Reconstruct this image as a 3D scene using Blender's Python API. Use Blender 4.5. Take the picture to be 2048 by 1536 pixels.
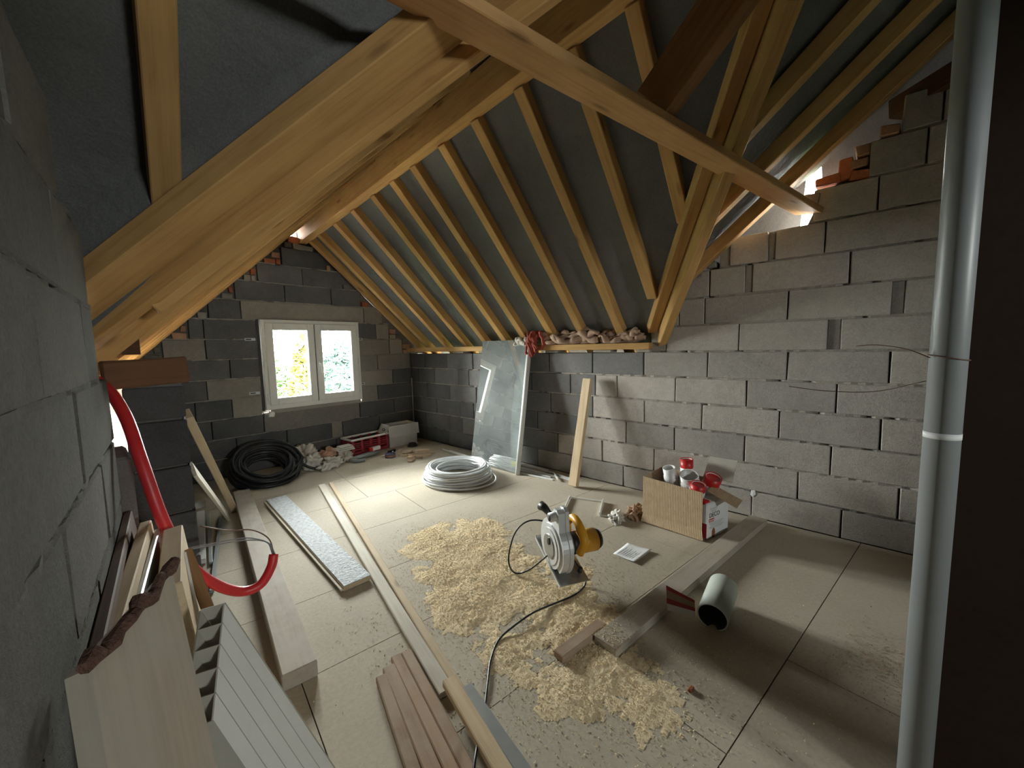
import bpy, bmesh, math, random
from mathutils import Vector, Matrix, noise
random.seed(7)
C = bpy.context.scene.collection
for o in list(bpy.data.objects): bpy.data.objects.remove(o)
SC = bpy.context.scene

# ------------------------------------------------------------------ camera
cam_d = bpy.data.cameras.new('camera'); cam = bpy.data.objects.new('camera', cam_d); C.objects.link(cam)
cam_d.sensor_fit = 'HORIZONTAL'; cam_d.sensor_width = 36.0; cam_d.lens = 790.49/2048*36
cam_d.clip_start = 0.02; cam_d.clip_end = 200
_yaw, _pit, _rol = .8322, -.0954, -.0217
_f = Vector((math.sin(_yaw)*math.cos(_pit), math.cos(_yaw)*math.cos(_pit), math.sin(_pit)))
_r = Vector((math.cos(_yaw), -math.sin(_yaw), 0)); _u = _r.cross(_f)
_r2 = _r*math.cos(_rol)+_u*math.sin(_rol); _u2 = -_r*math.sin(_rol)+_u*math.cos(_rol)
m = Matrix.Identity(4)
for i in range(3):
    m[i][0] = _r2[i]; m[i][1] = _u2[i]; m[i][2] = -_f[i]
m.translation = (-3.2722, -4.9457, 1.3018)
cam.matrix_world = m
SC.camera = cam
# ------------------------------------------------------------------ daylight: bright overcast sky
W = bpy.data.worlds.new('overcast_sky'); SC.world = W; W.use_nodes = True
bg = W.node_tree.nodes['Background']; bg.inputs[0].default_value = (1.0, .99, .96, 1); bg.inputs[1].default_value = 20.0
SC.view_settings.view_transform = 'Standard'; SC.view_settings.look = 'None'
SC.view_settings.gamma = 1; SC.view_settings.use_curve_mapping = False
SC.view_settings.exposure = 3.0
SC.cycles.max_bounces = 12; SC.cycles.diffuse_bounces = 8; SC.cycles.transparent_max_bounces = 12
SC.cycles.sample_clamp_indirect = 8
# the window opening, marked for the sky sampler (a portal gives no light of its own)
pl = bpy.data.lights.new('window_daylight', 'AREA'); pl.shape = 'RECTANGLE'; pl.size = 1.08; pl.size_y = .98
pl.cycles.is_portal = True
po = bpy.data.objects.new('window_daylight', pl); C.objects.link(po)
po.location = (-1.352, .16, 1.155); po.rotation_euler = (math.radians(-90), 0, 0)
pl2 = bpy.data.lights.new('fill_window_daylight', 'AREA'); pl2.shape = 'RECTANGLE'; pl2.size = .6; pl2.size_y = .6; pl2.cycles.is_portal = True  # portal for the added rear window that supplies fill daylight
po2 = bpy.data.objects.new('fill_window_daylight', pl2); C.objects.link(po2); po2.location = (-2.7, -8.36, 1.7); po2.rotation_euler = (math.radians(90), 0, 0)

# ------------------------------------------------------------------ materials
def nodes(name):
    mt = bpy.data.materials.new(name); mt.use_nodes = True
    nt = mt.node_tree; b = nt.nodes['Principled BSDF']
    return mt, nt, b
def nn(nt, t, **kw):
    n = nt.nodes.new(t)
    for k, v in kw.items(): setattr(n, k, v)
    return n
def coords(nt, scale=(1, 1, 1), kind='Object'):
    tc = nn(nt, 'ShaderNodeTexCoord'); mp = nn(nt, 'ShaderNodeMapping')
    mp.inputs['Scale'].default_value = scale
    nt.links.new(tc.outputs[kind], mp.inputs[0]); return mp.outputs[0]
def rnd_offset(nt, vec):
    oi = nn(nt, 'ShaderNodeObjectInfo'); mu = nn(nt, 'ShaderNodeMath', operation='MULTIPLY'); mu.inputs[1].default_value = 37.0
    nt.links.new(oi.outputs['Random'], mu.inputs[0])
    ad = nn(nt, 'ShaderNodeVectorMath', operation='ADD'); nt.links.new(vec, ad.inputs[0]); nt.links.new(mu.outputs[0], ad.inputs[1])
    return ad.outputs[0], oi.outputs['Random']
def noise_n(nt, vec, scale, detail=6, rough=.6):
    n = nn(nt, 'ShaderNodeTexNoise'); n.inputs['Scale'].default_value = scale
    n.inputs['Detail'].default_value = detail; n.inputs['Roughness'].default_value = rough
    nt.links.new(vec, n.inputs['Vector']); return n.outputs['Fac']
def ramp(nt, fac, stops):
    r = nn(nt, 'ShaderNodeValToRGB'); e = r.color_ramp.elements
    while len(e) < len(stops): e.new(.5)
    for i, (p, c) in enumerate(stops): e[i].position = p; e[i].color = (*c, 1)
    nt.links.new(fac, r.inputs[0]); return r.outputs[0]
def mix(nt, fac, a, b, blend='MIX'):
    mx = nn(nt, 'ShaderNodeMix', data_type='RGBA', blend_type=blend)
    if isinstance(fac, (int, float)): mx.inputs[0].default_value = fac
    else: nt.links.new(fac, mx.inputs[0])
    for s, v in ((6, a), (7, b)):
        if isinstance(v, tuple): mx.inputs[s].default_value = (*v, 1)
        else: nt.links.new(v, mx.inputs[s])
    return mx.outputs[2]
def bump(nt, b, h, strength=.3, dist=.01):
    bp = nn(nt, 'ShaderNodeBump'); bp.inputs['Strength'].default_value = strength; bp.inputs['Distance'].default_value = dist
    nt.links.new(h, bp.inputs['Height']); nt.links.new(bp.outputs[0], b.inputs['Normal'])
def sc(c, k): return tuple(min(1, x*k) for x in c)

def mat_plain(name, col, rough=.6, var=.12, scale=14, metal=0, bmp=0.0, bscale=80):
    mt, nt, b = nodes(name); v = coords(nt); v, r = rnd_offset(nt, v)
    f = noise_n(nt, v, scale)
    nt.links.new(ramp(nt, f, [(.3, sc(col, 1-var)), (.7, sc(col, 1+var))]), b.inputs['Base Color'])
    b.inputs['Roughness'].default_value = rough; b.inputs['Metallic'].default_value = metal
    if bmp: bump(nt, b, noise_n(nt, v, bscale, 4), bmp, .004)
    return mt
def mat_wood(name, c1, c2, knot=(.12, .05, .02), rough=.75, gx=1.2, gy=22, knots=True, dust=None):
    mt, nt, b = nodes(name); v0 = coords(nt); v, r = rnd_offset(nt, v0)
    mp = nn(nt, 'ShaderNodeMapping'); mp.inputs['Scale'].default_value = (gx, gy, gy); nt.links.new(v, mp.inputs[0])
    g = noise_n(nt, mp.outputs[0], 2.2, 7, .65)
    col = ramp(nt, g, [(.32, c2), (.5, c1), (.68, sc(c1, 1.12))])
    big = noise_n(nt, v, 2.3, 3)
    col = mix(nt, .35, col, ramp(nt, big, [(.35, sc(c2, .85)), (.65, sc(c1, 1.1))]))
    tone = ramp(nt, r, [(0, (.84, .84, .84)), (1, (1.1, 1.08, 1.04))])
    col = mix(nt, 1.0, col, tone, 'MULTIPLY')
    if knots:
        mk = nn(nt, 'ShaderNodeMapping'); mk.inputs['Scale'].default_value = (2.2, 7, 7); nt.links.new(v, mk.inputs[0])
        vo = nn(nt, 'ShaderNodeTexVoronoi'); vo.inputs['Scale'].default_value = 1.0; nt.links.new(mk.outputs[0], vo.inputs['Vector'])
        kf = ramp(nt, vo.outputs['Distance'], [(.05, (1, 1, 1)), (.14, (0, 0, 0))])
        col = mix(nt, kf, col, mix(nt, .6, col, knot))
    if dust: 
        d = noise_n(nt, v, 9, 5); col = mix(nt, ramp(nt, d, [(.35, (0, 0, 0)), (.7, (.75, .75, .75))]), col, dust)
    nt.links.new(col, b.inputs['Base Color']); b.inputs['Roughness'].default_value = rough
    b.inputs['Specular IOR Level'].default_value = .25
    bump(nt, b, g, .25, .003)
    return mt
def mat_block(name, c, pit=.5, stain=None):
    mt, nt, b = nodes(name); v0 = coords(nt); v, r = rnd_offset(nt, v0)
    fine = noise_n(nt, v, 120, 3, .75); mid = noise_n(nt, v, 26, 5, .65); big = noise_n(nt, v, 3.2, 4)
    col = ramp(nt, fine, [(.3, sc(c, .45)), (.48, c), (.7, sc(c, 1.5))])
    col = mix(nt, .5, col, ramp(nt, mid, [(.3, sc(c, .72)), (.7, sc(c, 1.2))]))
    col = mix(nt, .4, col, ramp(nt, big, [(.3, sc(c, .7)), (.7, stain or sc(c, 1.2))]))
    col = mix(nt, 1.0, col, ramp(nt, r, [(0, (.82, .82, .83)), (1, (1.14, 1.12, 1.1))]), 'MULTIPLY')
    nt.links.new(col, b.inputs['Base Color']); b.inputs['Roughness'].default_value = .95
    b.inputs['Specular IOR Level'].default_value = .1
    ad = nn(nt, 'ShaderNodeMath', operation='ADD'); nt.links.new(fine, ad.inputs[0]); nt.links.new(mid, ad.inputs[1])
    bump(nt, b, ad.outputs[0], pit, .006)
    return mt
M = {}
M['block'] = mat_block('light_concrete_block', (.38, .355, .325))
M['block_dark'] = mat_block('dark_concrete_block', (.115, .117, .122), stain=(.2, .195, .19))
M['block_pillar'] = mat_block('darkest_concrete_block', (.072, .074, .076), stain=(.12, .12, .12))  # even, darker grey for the knee wall blocks
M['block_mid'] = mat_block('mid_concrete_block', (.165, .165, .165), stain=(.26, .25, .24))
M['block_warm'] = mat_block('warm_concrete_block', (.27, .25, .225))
M['block_old'] = mat_block('old_dusty_block', (.115, .112, .102), .6)
M['mortar'] = mat_block('mortar', (.30, .28, .25), .7)
M['mortar_dark'] = mat_block('dark_mortar', (.16, .15, .14), .7)
M['brick'] = mat_block('terracotta', (.36, .13, .07), .5)
M['brick_pale'] = mat_block('pale_terracotta', (.40, .24, .16), .5)
M['timber'] = mat_wood('roof_timber', (.57, .345, .135), (.43, .23, .08))
M['timber_orange'] = mat_wood('orange_timber', (.58, .34, .15), (.45, .24, .09))
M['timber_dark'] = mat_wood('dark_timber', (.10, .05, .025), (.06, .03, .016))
M['timber_black'] = mat_wood('blackish_brown_timber', (.032, .017, .010), (.02, .011, .007))
M['timber_stain'] = mat_wood('stained_timber', (.15, .075, .04), (.10, .05, .025))
M['timber_brown'] = mat_wood('brown_timber', (.30, .165, .075), (.19, .10, .045))
M['plank'] = mat_wood('pale_plank', (.60, .48, .33), (.47, .35, .22))
M['plank_grey'] = mat_wood('dusty_plank', (.46, .40, .33), (.36, .30, .235), dust=(.46, .43, .38))
M['plank_brown'] = mat_wood('brown_plank', (.40, .27, .18), (.28, .18, .115), dust=(.42, .34, .26))
M['strip_white'] = mat_wood('whitish_batten', (.62, .58, .50), (.50, .45, .38), knots=False)
M['bark'] = mat_block('bark', (.13, .075, .06), .9)
M['plastic_white'] = mat_plain('white_plastic', (.80, .81, .80), .35, .04)
M['pvc_grey'] = mat_plain('grey_pvc', (.24, .255, .262), .42, .06, 6)
M['pvc_pale'] = mat_plain('pale_green_pvc', (.62, .68, .62), .45, .06, 6)
M['pvc_shade'] = mat_plain('painted_inside_shade', (.05, .045, .045), .7)  # near-black that puts the shade inside pipe mouths into colour
M['frame'] = mat_plain('window_pvc', (.74, .74, .70), .38, .03)
M['gasket'] = mat_plain('dark_gasket', (.035, .035, .035), .6)
M['red'] = mat_plain('red_plastic', (.55, .02, .02), .4, .1)
M['red_conduit'] = mat_plain('red_conduit', (.55, .025, .03), .42, .12)
M['crate_red'] = mat_plain('dull_red_plastic', (.34, .03, .04), .5, .15)
M['black_rubber'] = mat_plain('black_polythene', (.014, .015, .018), .38, .15)
M['white_pipe'] = mat_plain('white_pipe', (.74, .76, .78), .32, .04)
M['card'] = mat_plain('cardboard', (.52, .38, .24), .85, .08, 30)
mt, nt, b = nodes('cardboard_fluted'); v = coords(nt); f = noise_n(nt, v, 22)
col = ramp(nt, f, [(.3, (.50, .36, .225)), (.7, (.59, .44, .285))])
wv = nn(nt, 'ShaderNodeTexWave'); wv.bands_direction = 'Y'; wv.inputs['Scale'].default_value = 28; wv.inputs['Distortion'].default_value = .6; nt.links.new(v, wv.inputs[0])
nt.links.new(mix(nt, .10, col, wv.outputs[0], 'MULTIPLY'), b.inputs['Base Color']); b.inputs['Roughness'].default_value = .85
bump(nt, b, wv.outputs['Fac'], .25, .003); M['card'] = mt
M['card_in'] = mat_plain('cardboard_inside', (.34, .24, .15), .9, .1, 30)
M['card_grey'] = mat_plain('grey_board', (.42, .40, .35), .85, .08)
M['carton_white'] = mat_plain('white_carton', (.66, .64, .62), .7, .05)
M['paper'] = mat_plain('paper', (.78, .79, .80), .85, .05)
M['ink'] = mat_plain('dark_ink', (.06, .06, .07), .8)
M['ink_grey'] = mat_plain('grey_ink', (.38, .39, .42), .8)
M['ink_pale'] = mat_plain('faint_ink', (.62, .63, .65), .8)
M['yellow'] = mat_plain('yellow_tool_plastic', (.75, .36, .015), .42, .06)
M['black'] = mat_plain('black_plastic', (.016, .016, .017), .45)
M['alu'] = mat_plain('cast_aluminium', (.72, .74, .76), .42, .06, 20, .35)
M['steel'] = mat_plain('dull_steel', (.46, .48, .48), .38, .12, 20, .8)
M['zinc'] = mat_plain('zinc', (.50, .53, .54), .35, .1, 10, .7)
M['rag'] = mat_plain('greyish_rag', (.52, .48, .43), .95, .2, 9, bmp=.4)
M['rag_white'] = mat_plain('white_rag', (.62, .59, .54), .95, .15, 9, bmp=.4)
M['rag_pink'] = mat_plain('faded_pink_rag', (.52, .30, .22), .95, .2, 9, bmp=.4)
M['cloth_brown'] = mat_plain('faded_brown_cloth', (.40, .27, .20), .95, .25, 7, bmp=.4)
M['cloth_red'] = mat_plain('rust_red_cloth', (.30, .055, .035), .95, .3, 20, bmp=.5)
M['brown_paper'] = mat_plain('brown_paper', (.36, .22, .14), .9, .15)
M['wire_brown'] = mat_plain('brown_wire', (.16, .09, .06), .5)
M['wire_grey'] = mat_plain('grey_wire', (.22, .24, .26), .5)
M['purple'] = mat_plain('purple_tin', (.10, .09, .20), .5, .2)
M['tape_yellow'] = mat_plain('yellow_label', (.75, .62, .05), .6)
M['leaf'] = mat_plain('green_leaf', (.035, .075, .014), .6, .5, 2.5)
M['leaf_gold'] = mat_plain('golden_leaf', (.085, .075, .012), .6, .4, 2.5)
M['leaf_blue'] = mat_plain('bluish_leaf', (.028, .055, .045), .6, .5, 2.5)
M['grass'] = mat_plain('grass', (.028, .052, .012), .9, .4, 2)

# roof underlay: dark woven membrane
mt, nt, b = nodes('roof_underlay'); v = coords(nt)
f1 = noise_n(nt, v, 3, 5); f2 = noise_n(nt, v, 160, 3)
col = ramp(nt, f1, [(.3, (.105, .108, .104)), (.7, (.155, .158, .150))])
col = mix(nt, .35, col, ramp(nt, f2, [(.35, (.08, .08, .08)), (.65, (.19, .19, .185))]))
nt.links.new(col, b.inputs['Base Color']); b.inputs['Roughness'].default_value = .85
bump(nt, b, noise_n(nt, v, 7, 4), .5, .03); M['underlay'] = mt
# chipboard floor with dust
mt, nt, b = nodes('chipboard'); v = coords(nt, kind='Object')
f1 = noise_n(nt, v, 1.7, 5); f2 = noise_n(nt, v, 60, 5, .7); f3 = noise_n(nt, v, 260, 2, .6)
col = ramp(nt, f1, [(.3, (.42, .37, .29)), (.7, (.55, .49, .395))])
col = mix(nt, .3, col, ramp(nt, f2, [(.35, (.33, .285, .215)), (.65, (.57, .51, .42))]))
col = mix(nt, ramp(nt, f3, [(.28, (.5, .5, .5)), (.36, (0, 0, 0))]), col, (.20, .16, .12))
nt.links.new(col, b.inputs['Base Color']); b.inputs['Roughness'].default_value = .8; b.inputs['Specular IOR Level'].default_value = .25
bump(nt, b, f2, .12, .003); M['chipboard'] = mt
M['floor_gap'] = mat_plain('floor_gap', (.10, .085, .07), .95)
# sawdust
mt, nt, b = nodes('sawdust'); v = coords(nt)
f1 = noise_n(nt, v, 240, 3, .75); f2 = noise_n(nt, v, 9, 4)
col = ramp(nt, f1, [(.3, (.60, .46, .27)), (.5, (.80, .65, .42)), (.7, (.93, .82, .60))])
col = mix(nt, .4, col, ramp(nt, f2, [(.35, (.64, .52, .35)), (.65, (.88, .72, .48))]))
nt.links.new(col, b.inputs['Base Color']); b.inputs['Roughness'].default_value = .95; b.inputs['Specular IOR Level'].default_value = .1
bump(nt, b, f1, .45, .006); M['sawdust'] = mt
# foil face of insulation board
mt, nt, b = nodes('crinkled_foil'); v = coords(nt)
f1 = noise_n(nt, v, 42, 4, .7)
nt.links.new(ramp(nt, f1, [(.3, (.40, .425, .45)), (.5, (.60, .63, .66)), (.7, (.72, .76, .79))]), b.inputs['Base Color'])
b.inputs['Metallic'].default_value = 0; b.inputs['Roughness'].default_value = .7; b.inputs['Specular IOR Level'].default_value = .2
bump(nt, b, f1, 1.0, .015); M['foil'] = mt
# corrugated cardboard face: vertical flutes
def mat_glass(name, tint, dust):
    mt = bpy.data.materials.new(name); mt.use_nodes = True; nt = mt.node_tree
    nt.nodes.clear(); out = nn(nt, 'ShaderNodeOutputMaterial')
    tr = nn(nt, 'ShaderNodeBsdfTransparent'); tr.inputs[0].default_value = (*tint, 1)
    gl = nn(nt, 'ShaderNodeBsdfGlossy'); gl.inputs['Roughness'].default_value = .01
    fr = nn(nt, 'ShaderNodeFresnel'); fr.inputs[0].default_value = 1.5
    m1 = nn(nt, 'ShaderNodeMixShader'); nt.links.new(fr.outputs[0], m1.inputs[0]); nt.links.new(tr.outputs[0], m1.inputs[1]); nt.links.new(gl.outputs[0], m1.inputs[2])
    res = m1
    if dust:
        df = nn(nt, 'ShaderNodeBsdfDiffuse'); df.inputs[0].default_value = (.75, .82, .82, 1)
        m2 = nn(nt, 'ShaderNodeMixShader')
        v = coords(nt); f = noise_n(nt, v, 5, 5)
        rp = ramp(nt, f, [(.3, (dust*.7,)*3), (.7, (dust*1.3,)*3)]); nt.links.new(rp, m2.inputs[0])
        nt.links.new(m1.outputs[0], m2.inputs[1]); nt.links.new(df.outputs[0], m2.inputs[2]); res = m2
    nt.links.new(res.outputs[0], out.inputs[0]); return mt
M['glass'] = mat_glass('clear_glazing', (.95, .98, .97), 0)
M['glass_dusty'] = mat_glass('dusty_glass', (.90, .96, .95), .20)

# ------------------------------------------------------------------ helpers
def link(o, parent=None):
    C.objects.link(o)
    if parent is not None: o.parent = parent
    return o
def tag(o, label=None, cat=None, group=None, kind=None):
    if label: o['label'] = label
    if cat: o['category'] = cat
    if group: o['group'] = group
    if kind: o['kind'] = kind
    return o
def mobj(name, verts, faces, mat, parent=None, smooth=False):
    me = bpy.data.meshes.new(name); me.from_pydata([tuple(v) for v in verts], [], faces); me.update()
    me.materials.append(M[mat] if isinstance(mat, str) else mat)
    if smooth:
        for p in me.polygons: p.use_smooth = True
    return link(bpy.data.objects.new(name, me), parent)
def bobj(name, bm, mat, parent=None, smooth=False):
    me = bpy.data.meshes.new(name); bmesh.ops.recalc_face_normals(bm, faces=bm.faces[:]); bm.to_mesh(me); bm.free()
    me.materials.append(M[mat])
    if smooth:
        for p in me.polygons: p.use_smooth = True
    return link(bpy.data.objects.new(name, me), parent)
def empty(name, loc=(0, 0, 0), rz=0):
    o = bpy.data.objects.new(name, None); o.empty_display_size = .05; link(o); o.location = loc; o.rotation_euler = (0, 0, rz); return o
def add_box(bm, c, d, mtx=None, jit=0):
    vs = []
    for sx in (-.5, .5):
        for sy in (-.5, .5):
            for sz in (-.5, .5):
                p = Vector((c[0]+sx*d[0], c[1]+sy*d[1], c[2]+sz*d[2]))
                if jit: p += Vector([random.uniform(-jit, jit) for _ in range(3)])
                if mtx: p = mtx @ p
                vs.append(bm.verts.new(p))
    fs = [(0, 1, 3, 2), (4, 6, 7, 5), (0, 4, 5, 1), (2, 3, 7, 6), (0, 2, 6, 4), (1, 5, 7, 3)]
    out = [bm.faces.new([vs[i] for i in f]) for f in fs]
    return vs, out
def box(name, c, d, mat, parent=None, bev=0, jit=0, mtx=None):
    """box given by centre and size; the object's origin is at its centre"""
    bm = bmesh.new(); add_box(bm, (0, 0, 0), d, None, jit)
    if bev: bmesh.ops.bevel(bm, geom=bm.edges[:], offset=bev, segments=1, affect='EDGES')
    o = bobj(name, bm, mat, parent); o.location = c
    if mtx is not None: o.matrix_local = Matrix.Translation(c) @ mtx
    return o
def axis_m(A, B, up=(0, 0, 1)):
    A = Vector(A); B = Vector(B); x = (B-A).normalized(); y = Vector(up).cross(x).normalized(); z = x.cross(y)
    m = Matrix.Identity(4)
    for i in range(3): m[i][0] = x[i]; m[i][1] = y[i]; m[i][2] = z[i]
    m.translation = (A+B)/2
    return m
def beam(name, A, B, w, h, mat, parent=None, up=(0, 0, 1), bev=.004, jit=0):
    L = (Vector(B)-Vector(A)).length
    bm = bmesh.new(); add_box(bm, (0, 0, 0), (L, w, h), None, jit)
    if bev: bmesh.ops.bevel(bm, geom=bm.edges[:], offset=bev, segments=1, affect='EDGES')
    o = bobj(name, bm, mat, parent); o.matrix_local = axis_m(A, B, up); return o
def sweep(bm, pts, r, n=8, closed=False):
    pts = [Vector(p) for p in pts]; N = len(pts); rings = []; prev = None
    for i, p in enumerate(pts):
        a = pts[(i-1) % N] if (closed or i > 0) else p
        c = pts[(i+1) % N] if (closed or i < N-1) else p
        t = (c-a).normalized()
        if prev is None:
            ref = Vector((0, 0, 1)) if abs(t.z) < .9 else Vector((1, 0, 0)); nrm = t.cross(ref).normalized()
        else:
            nrm = (prev - t*prev.dot(t)).normalized()
        prev = nrm; bn = t.cross(nrm)
        rr = r[i] if isinstance(r, (list, tuple)) else r
        rings.append([bm.verts.new(p + nrm*(rr*math.cos(2*math.pi*k/n)) + bn*(rr*math.sin(2*math.pi*k/n))) for k in range(n)])
    for i in range(N if closed else N-1):
        A = rings[i]; B = rings[(i+1) % N]
        for k in range(n): bm.faces.new([A[k], A[(k+1) % n], B[(k+1) % n], B[k]])
    if not closed:
        bm.faces.new(rings[0][::-1]); bm.faces.new(rings[-1])
def tube(name, pts, r, mat, parent=None, n=8, closed=False):
    bm = bmesh.new(); sweep(bm, pts, r, n, closed); return bobj(name, bm, mat, parent, True)
def smooth_pts(pts, k=6):
    pts = [Vector(p) for p in pts]; out = []
    P = [pts[0]*2-pts[1]]+pts+[pts[-1]*2-pts[-2]]
    for i in range(1, len(P)-2):
        for j in range(k):
            t = j/k; a, b_, c, d = P[i-1], P[i], P[i+1], P[i+2]
            out.append(.5*((2*b_)+(c-a)*t+(2*a-5*b_+4*c-d)*t*t+(3*b_-a-3*c+d)*t**3))
    out.append(pts[-1]); return out
def lathe(name, prof, mat, parent=None, n=24, smooth=True):
    bm = bmesh.new(); rings = []
    for r, z in prof:
        rings.append([bm.verts.new((r*math.cos(2*math.pi*k/n), r*math.sin(2*math.pi*k/n), z)) for k in range(n)] if r > 1e-6 else [bm.verts.new((0, 0, z))])
    for a, b_ in zip(rings, rings[1:]):
        for k in range(n):
            if len(a) == 1: bm.faces.new([a[0], b_[(k+1) % n], b_[k]])
            elif len(b_) == 1: bm.faces.new([a[k], a[(k+1) % n], b_[0]])
            else: bm.faces.new([a[k], a[(k+1) % n], b_[(k+1) % n], b_[k]])
    return bobj(name, bm, mat, parent, smooth)
def look_m(loc, xdir, up=(0, 0, 1)):
    m = axis_m((0, 0, 0), xdir, up); m.translation = loc; return m
def zalign(loc, zdir):
    z = Vector(zdir).normalized(); q = Vector((0, 0, 1)).rotation_difference(z); m = q.to_matrix().to_4x4(); m.translation = loc; return m
def bake(o):
    """move a top-level mesh's transform into its mesh"""
    o.data.transform(o.matrix_world); o.matrix_world = Matrix.Identity(4); return o
def crumple(name, loc, size, mat, seed, parent=None, amp=.5, rz=0, freq=3.2):
    bm = bmesh.new(); bmesh.ops.create_icosphere(bm, subdivisions=4, radius=1)
    off = Vector((seed*7.3, seed*3.1, seed*5.7))
    for v in bm.verts:
        p = v.co.copy()
        n1 = noise.noise(p*freq*.55+off); n2 = abs(noise.noise(p*freq+off*2)); n3 = abs(noise.noise(p*freq*2.3+off))
        k = 1+amp*n1 - amp*.75*n2 - amp*.35*n3
        p *= k; v.co = Vector((p.x*size[0], p.y*size[1], max(p.z, -.55)*size[2]))
    zmin = min(v.co.z for v in bm.verts)
    for v in bm.verts: v.co.z -= zmin
    o = bobj(name, bm, mat, parent, True); o.location = loc; o.rotation_euler = (0, 0, rz); return o
def text(name, body, size, mat, parent, mtx, depth=.0006, bold=False):
    cu = bpy.data.curves.new(name, 'FONT'); cu.body = body; cu.size = size; cu.extrude = depth; cu.align_x = 'LEFT'
    if bold: cu.offset = size*.02
    to = bpy.data.objects.new(name+'_curve', cu); C.objects.link(to)
    dg = bpy.context.evaluated_depsgraph_get(); me = bpy.data.meshes.new_from_object(to.evaluated_get(dg))
    bpy.data.objects.remove(to); bpy.data.curves.remove(cu)
    me.materials.clear(); me.materials.append(M[mat])
    o = link(bpy.data.objects.new(name, me), parent); o.matrix_local = mtx; return o

# ------------------------------------------------------------------ roof shape (height functions)
def ay(y): return max(-y, 0)
def ridge_b(y): return 2.54+.094*ay(y)
def z_right(x, y): return 1.335+(ridge_b(y)+.015-1.335)*(.03-x)/1.40
def left_foot(y): return -2.83-.125*ay(y)
def z_left(x, y):
    xf = left_foot(y); return 1.31+(2.70+.115*ay(y)-1.31)*(x-xf)/(-1.42-xf)
def yv(x):
    if x > -1.4: return -3.62+.768*min(x, 0)
    return min(-2.85-1.152*(x+3.2), -2.2)
def z_cross_r(x, y): return 1.83-.845*(y+3.97)-.13*(x+.1)
def z_cross_l(x, y): return 1.77+.85*(-(y+2.98)*.995-(x+3.0)*.0995)
YR = -5.6
def z_cross(x, y):
    t = min(max((-.95-x)/.5, 0), 1); t = t*t*(3-2*t)
    yy = y if y > YR else 2*YR-y
    return z_cross_r(x, yy)*(1-t)+z_cross_l(x, yy)*t

# ------------------------------------------------------------------ floor: chipboard panels
fl = mobj('floor', [(-6.2, -9.2, -.03), (1.0, -9.2, -.03), (1.0, .3, -.03), (-6.2, .3, -.03), (-6.2, -9.2, -.009), (.19, -9.2, -.009), (.19, .19, -.009), (-6.2, .19, -.009)],
          [(0, 3, 2, 1), (4, 5, 6, 7)], 'floor_gap')
tag(fl, 'dusty beige chipboard floor of the attic', 'floor', kind='structure')
FA = math.radians(-8.2); fu = Vector((math.cos(FA), math.sin(FA), 0)); fv = Vector((-fu.y, fu.x, 0))
def clip_poly(poly, n, d):          # keep p.n <= d
    out = []
    for i in range(len(poly)):
        a, c = poly[i], poly[(i+1) % len(poly)]; da, dc = a.dot(n)-d, c.dot(n)-d
        if da <= 0: out.append(a)
        if da*dc < 0: out.append(a+(c-a)*(da/(da-dc)))
    return out
P0 = Vector((-1.5, -1.10, 0)); rowst = [-6.6, -6.0, -5.4, -4.8, -4.2, -3.6, -2.98, -2.40, -1.85, -1.24, -.62, 0, .6, 1.2]
offs = [.3, 1.3, .1, -.35, .6, .02, 1.1, .3, 1.4, .2, -.05, -.05, .7, 1.2]
for i in range(len(rowst)-1):
    v0, v1 = rowst[i]+.0022, rowst[i+1]-.0022
    for k in range(-3, 4):
        u0 = k*2.05+offs[i]+.002; u1 = (k+1)*2.05+offs[i]-.002
        poly = [P0+fu*a+fv*c for a, c in ((u0, v0), (u1, v0), (u1, v1), (u0, v1))]
        poly = clip_poly(poly, Vector((1, 0, 0)), -.002); poly = clip_poly(poly, Vector((0, 1, 0)), -.002)
        poly = clip_poly(poly, Vector((-1, 0, 0)), 5.0); poly = clip_poly(poly, Vector((0, -1, 0)), 8.6) if len(poly) > 2 else poly
        if len(poly) < 3: continue
        n = len(poly); vs = [p.copy() for p in poly]+[p-Vector((0, 0, .02)) for p in poly]
        mobj('floor_panel', vs, [tuple(range(n))]+[(j, j+n, (j+1) % n+n, (j+1) % n) for j in range(n)], 'chipboard', fl)

# ------------------------------------------------------------------ block walls
H = .2062; D0 = .0085
def zk(k): return k*H-D0
def wall_block(parent, P, t, nrm, s0, s1, z0, z1, mat, depth=.17, proud=0.0, name='concrete_block'):
    L = s1-s0; h = z1-z0
    if L < .03 or h < .03: return
    bm = bmesh.new(); add_box(bm, (0, 0, 0), (L, depth, h), None, .0022)
    bmesh.ops.bevel(bm, geom=bm.edges[:], offset=.0045, segments=1, affect='EDGES')
    o = bobj(name, bm, mat, parent)
    c = Vector(P)+Vector(t)*((s0+s1)/2)+Vector(nrm)*(proud-depth/2)+Vector((0, 0, (z0+z1)/2))
    o.matrix_local = look_m(c, t)
    return o
def mortar_bed(parent, P, t, nrm, s0, s1, z, mat='mortar', th=.011, depth=.12, rec=.006):
    """uneven bed joint: a ribbed strip slightly behind the block faces"""
    n = max(2, int((s1-s0)/.035)); vs = []; fs = []
    for i in range(n+1):
        s = s0+(s1-s0)*i/n; r = rec+random.uniform(-.006, .006)
        if random.random() < .07: r += .03
        for dz in (-th/2-.003, th/2+.003):
            for dp in (r, depth):
                vs.append(Vector(P)+Vector(t)*s-Vector(nrm)*dp+Vector((0, 0, z+dz)))
    for i in range(n):
        a = i*4; b_ = a+4
        fs += [(a, a+2, b_+2, b_), (a+2, a+3, b_+3, b_+2), (a+1, a, b_, b_+1)]
    return mobj('mortar_joint', vs, fs, mat, parent)
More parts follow.
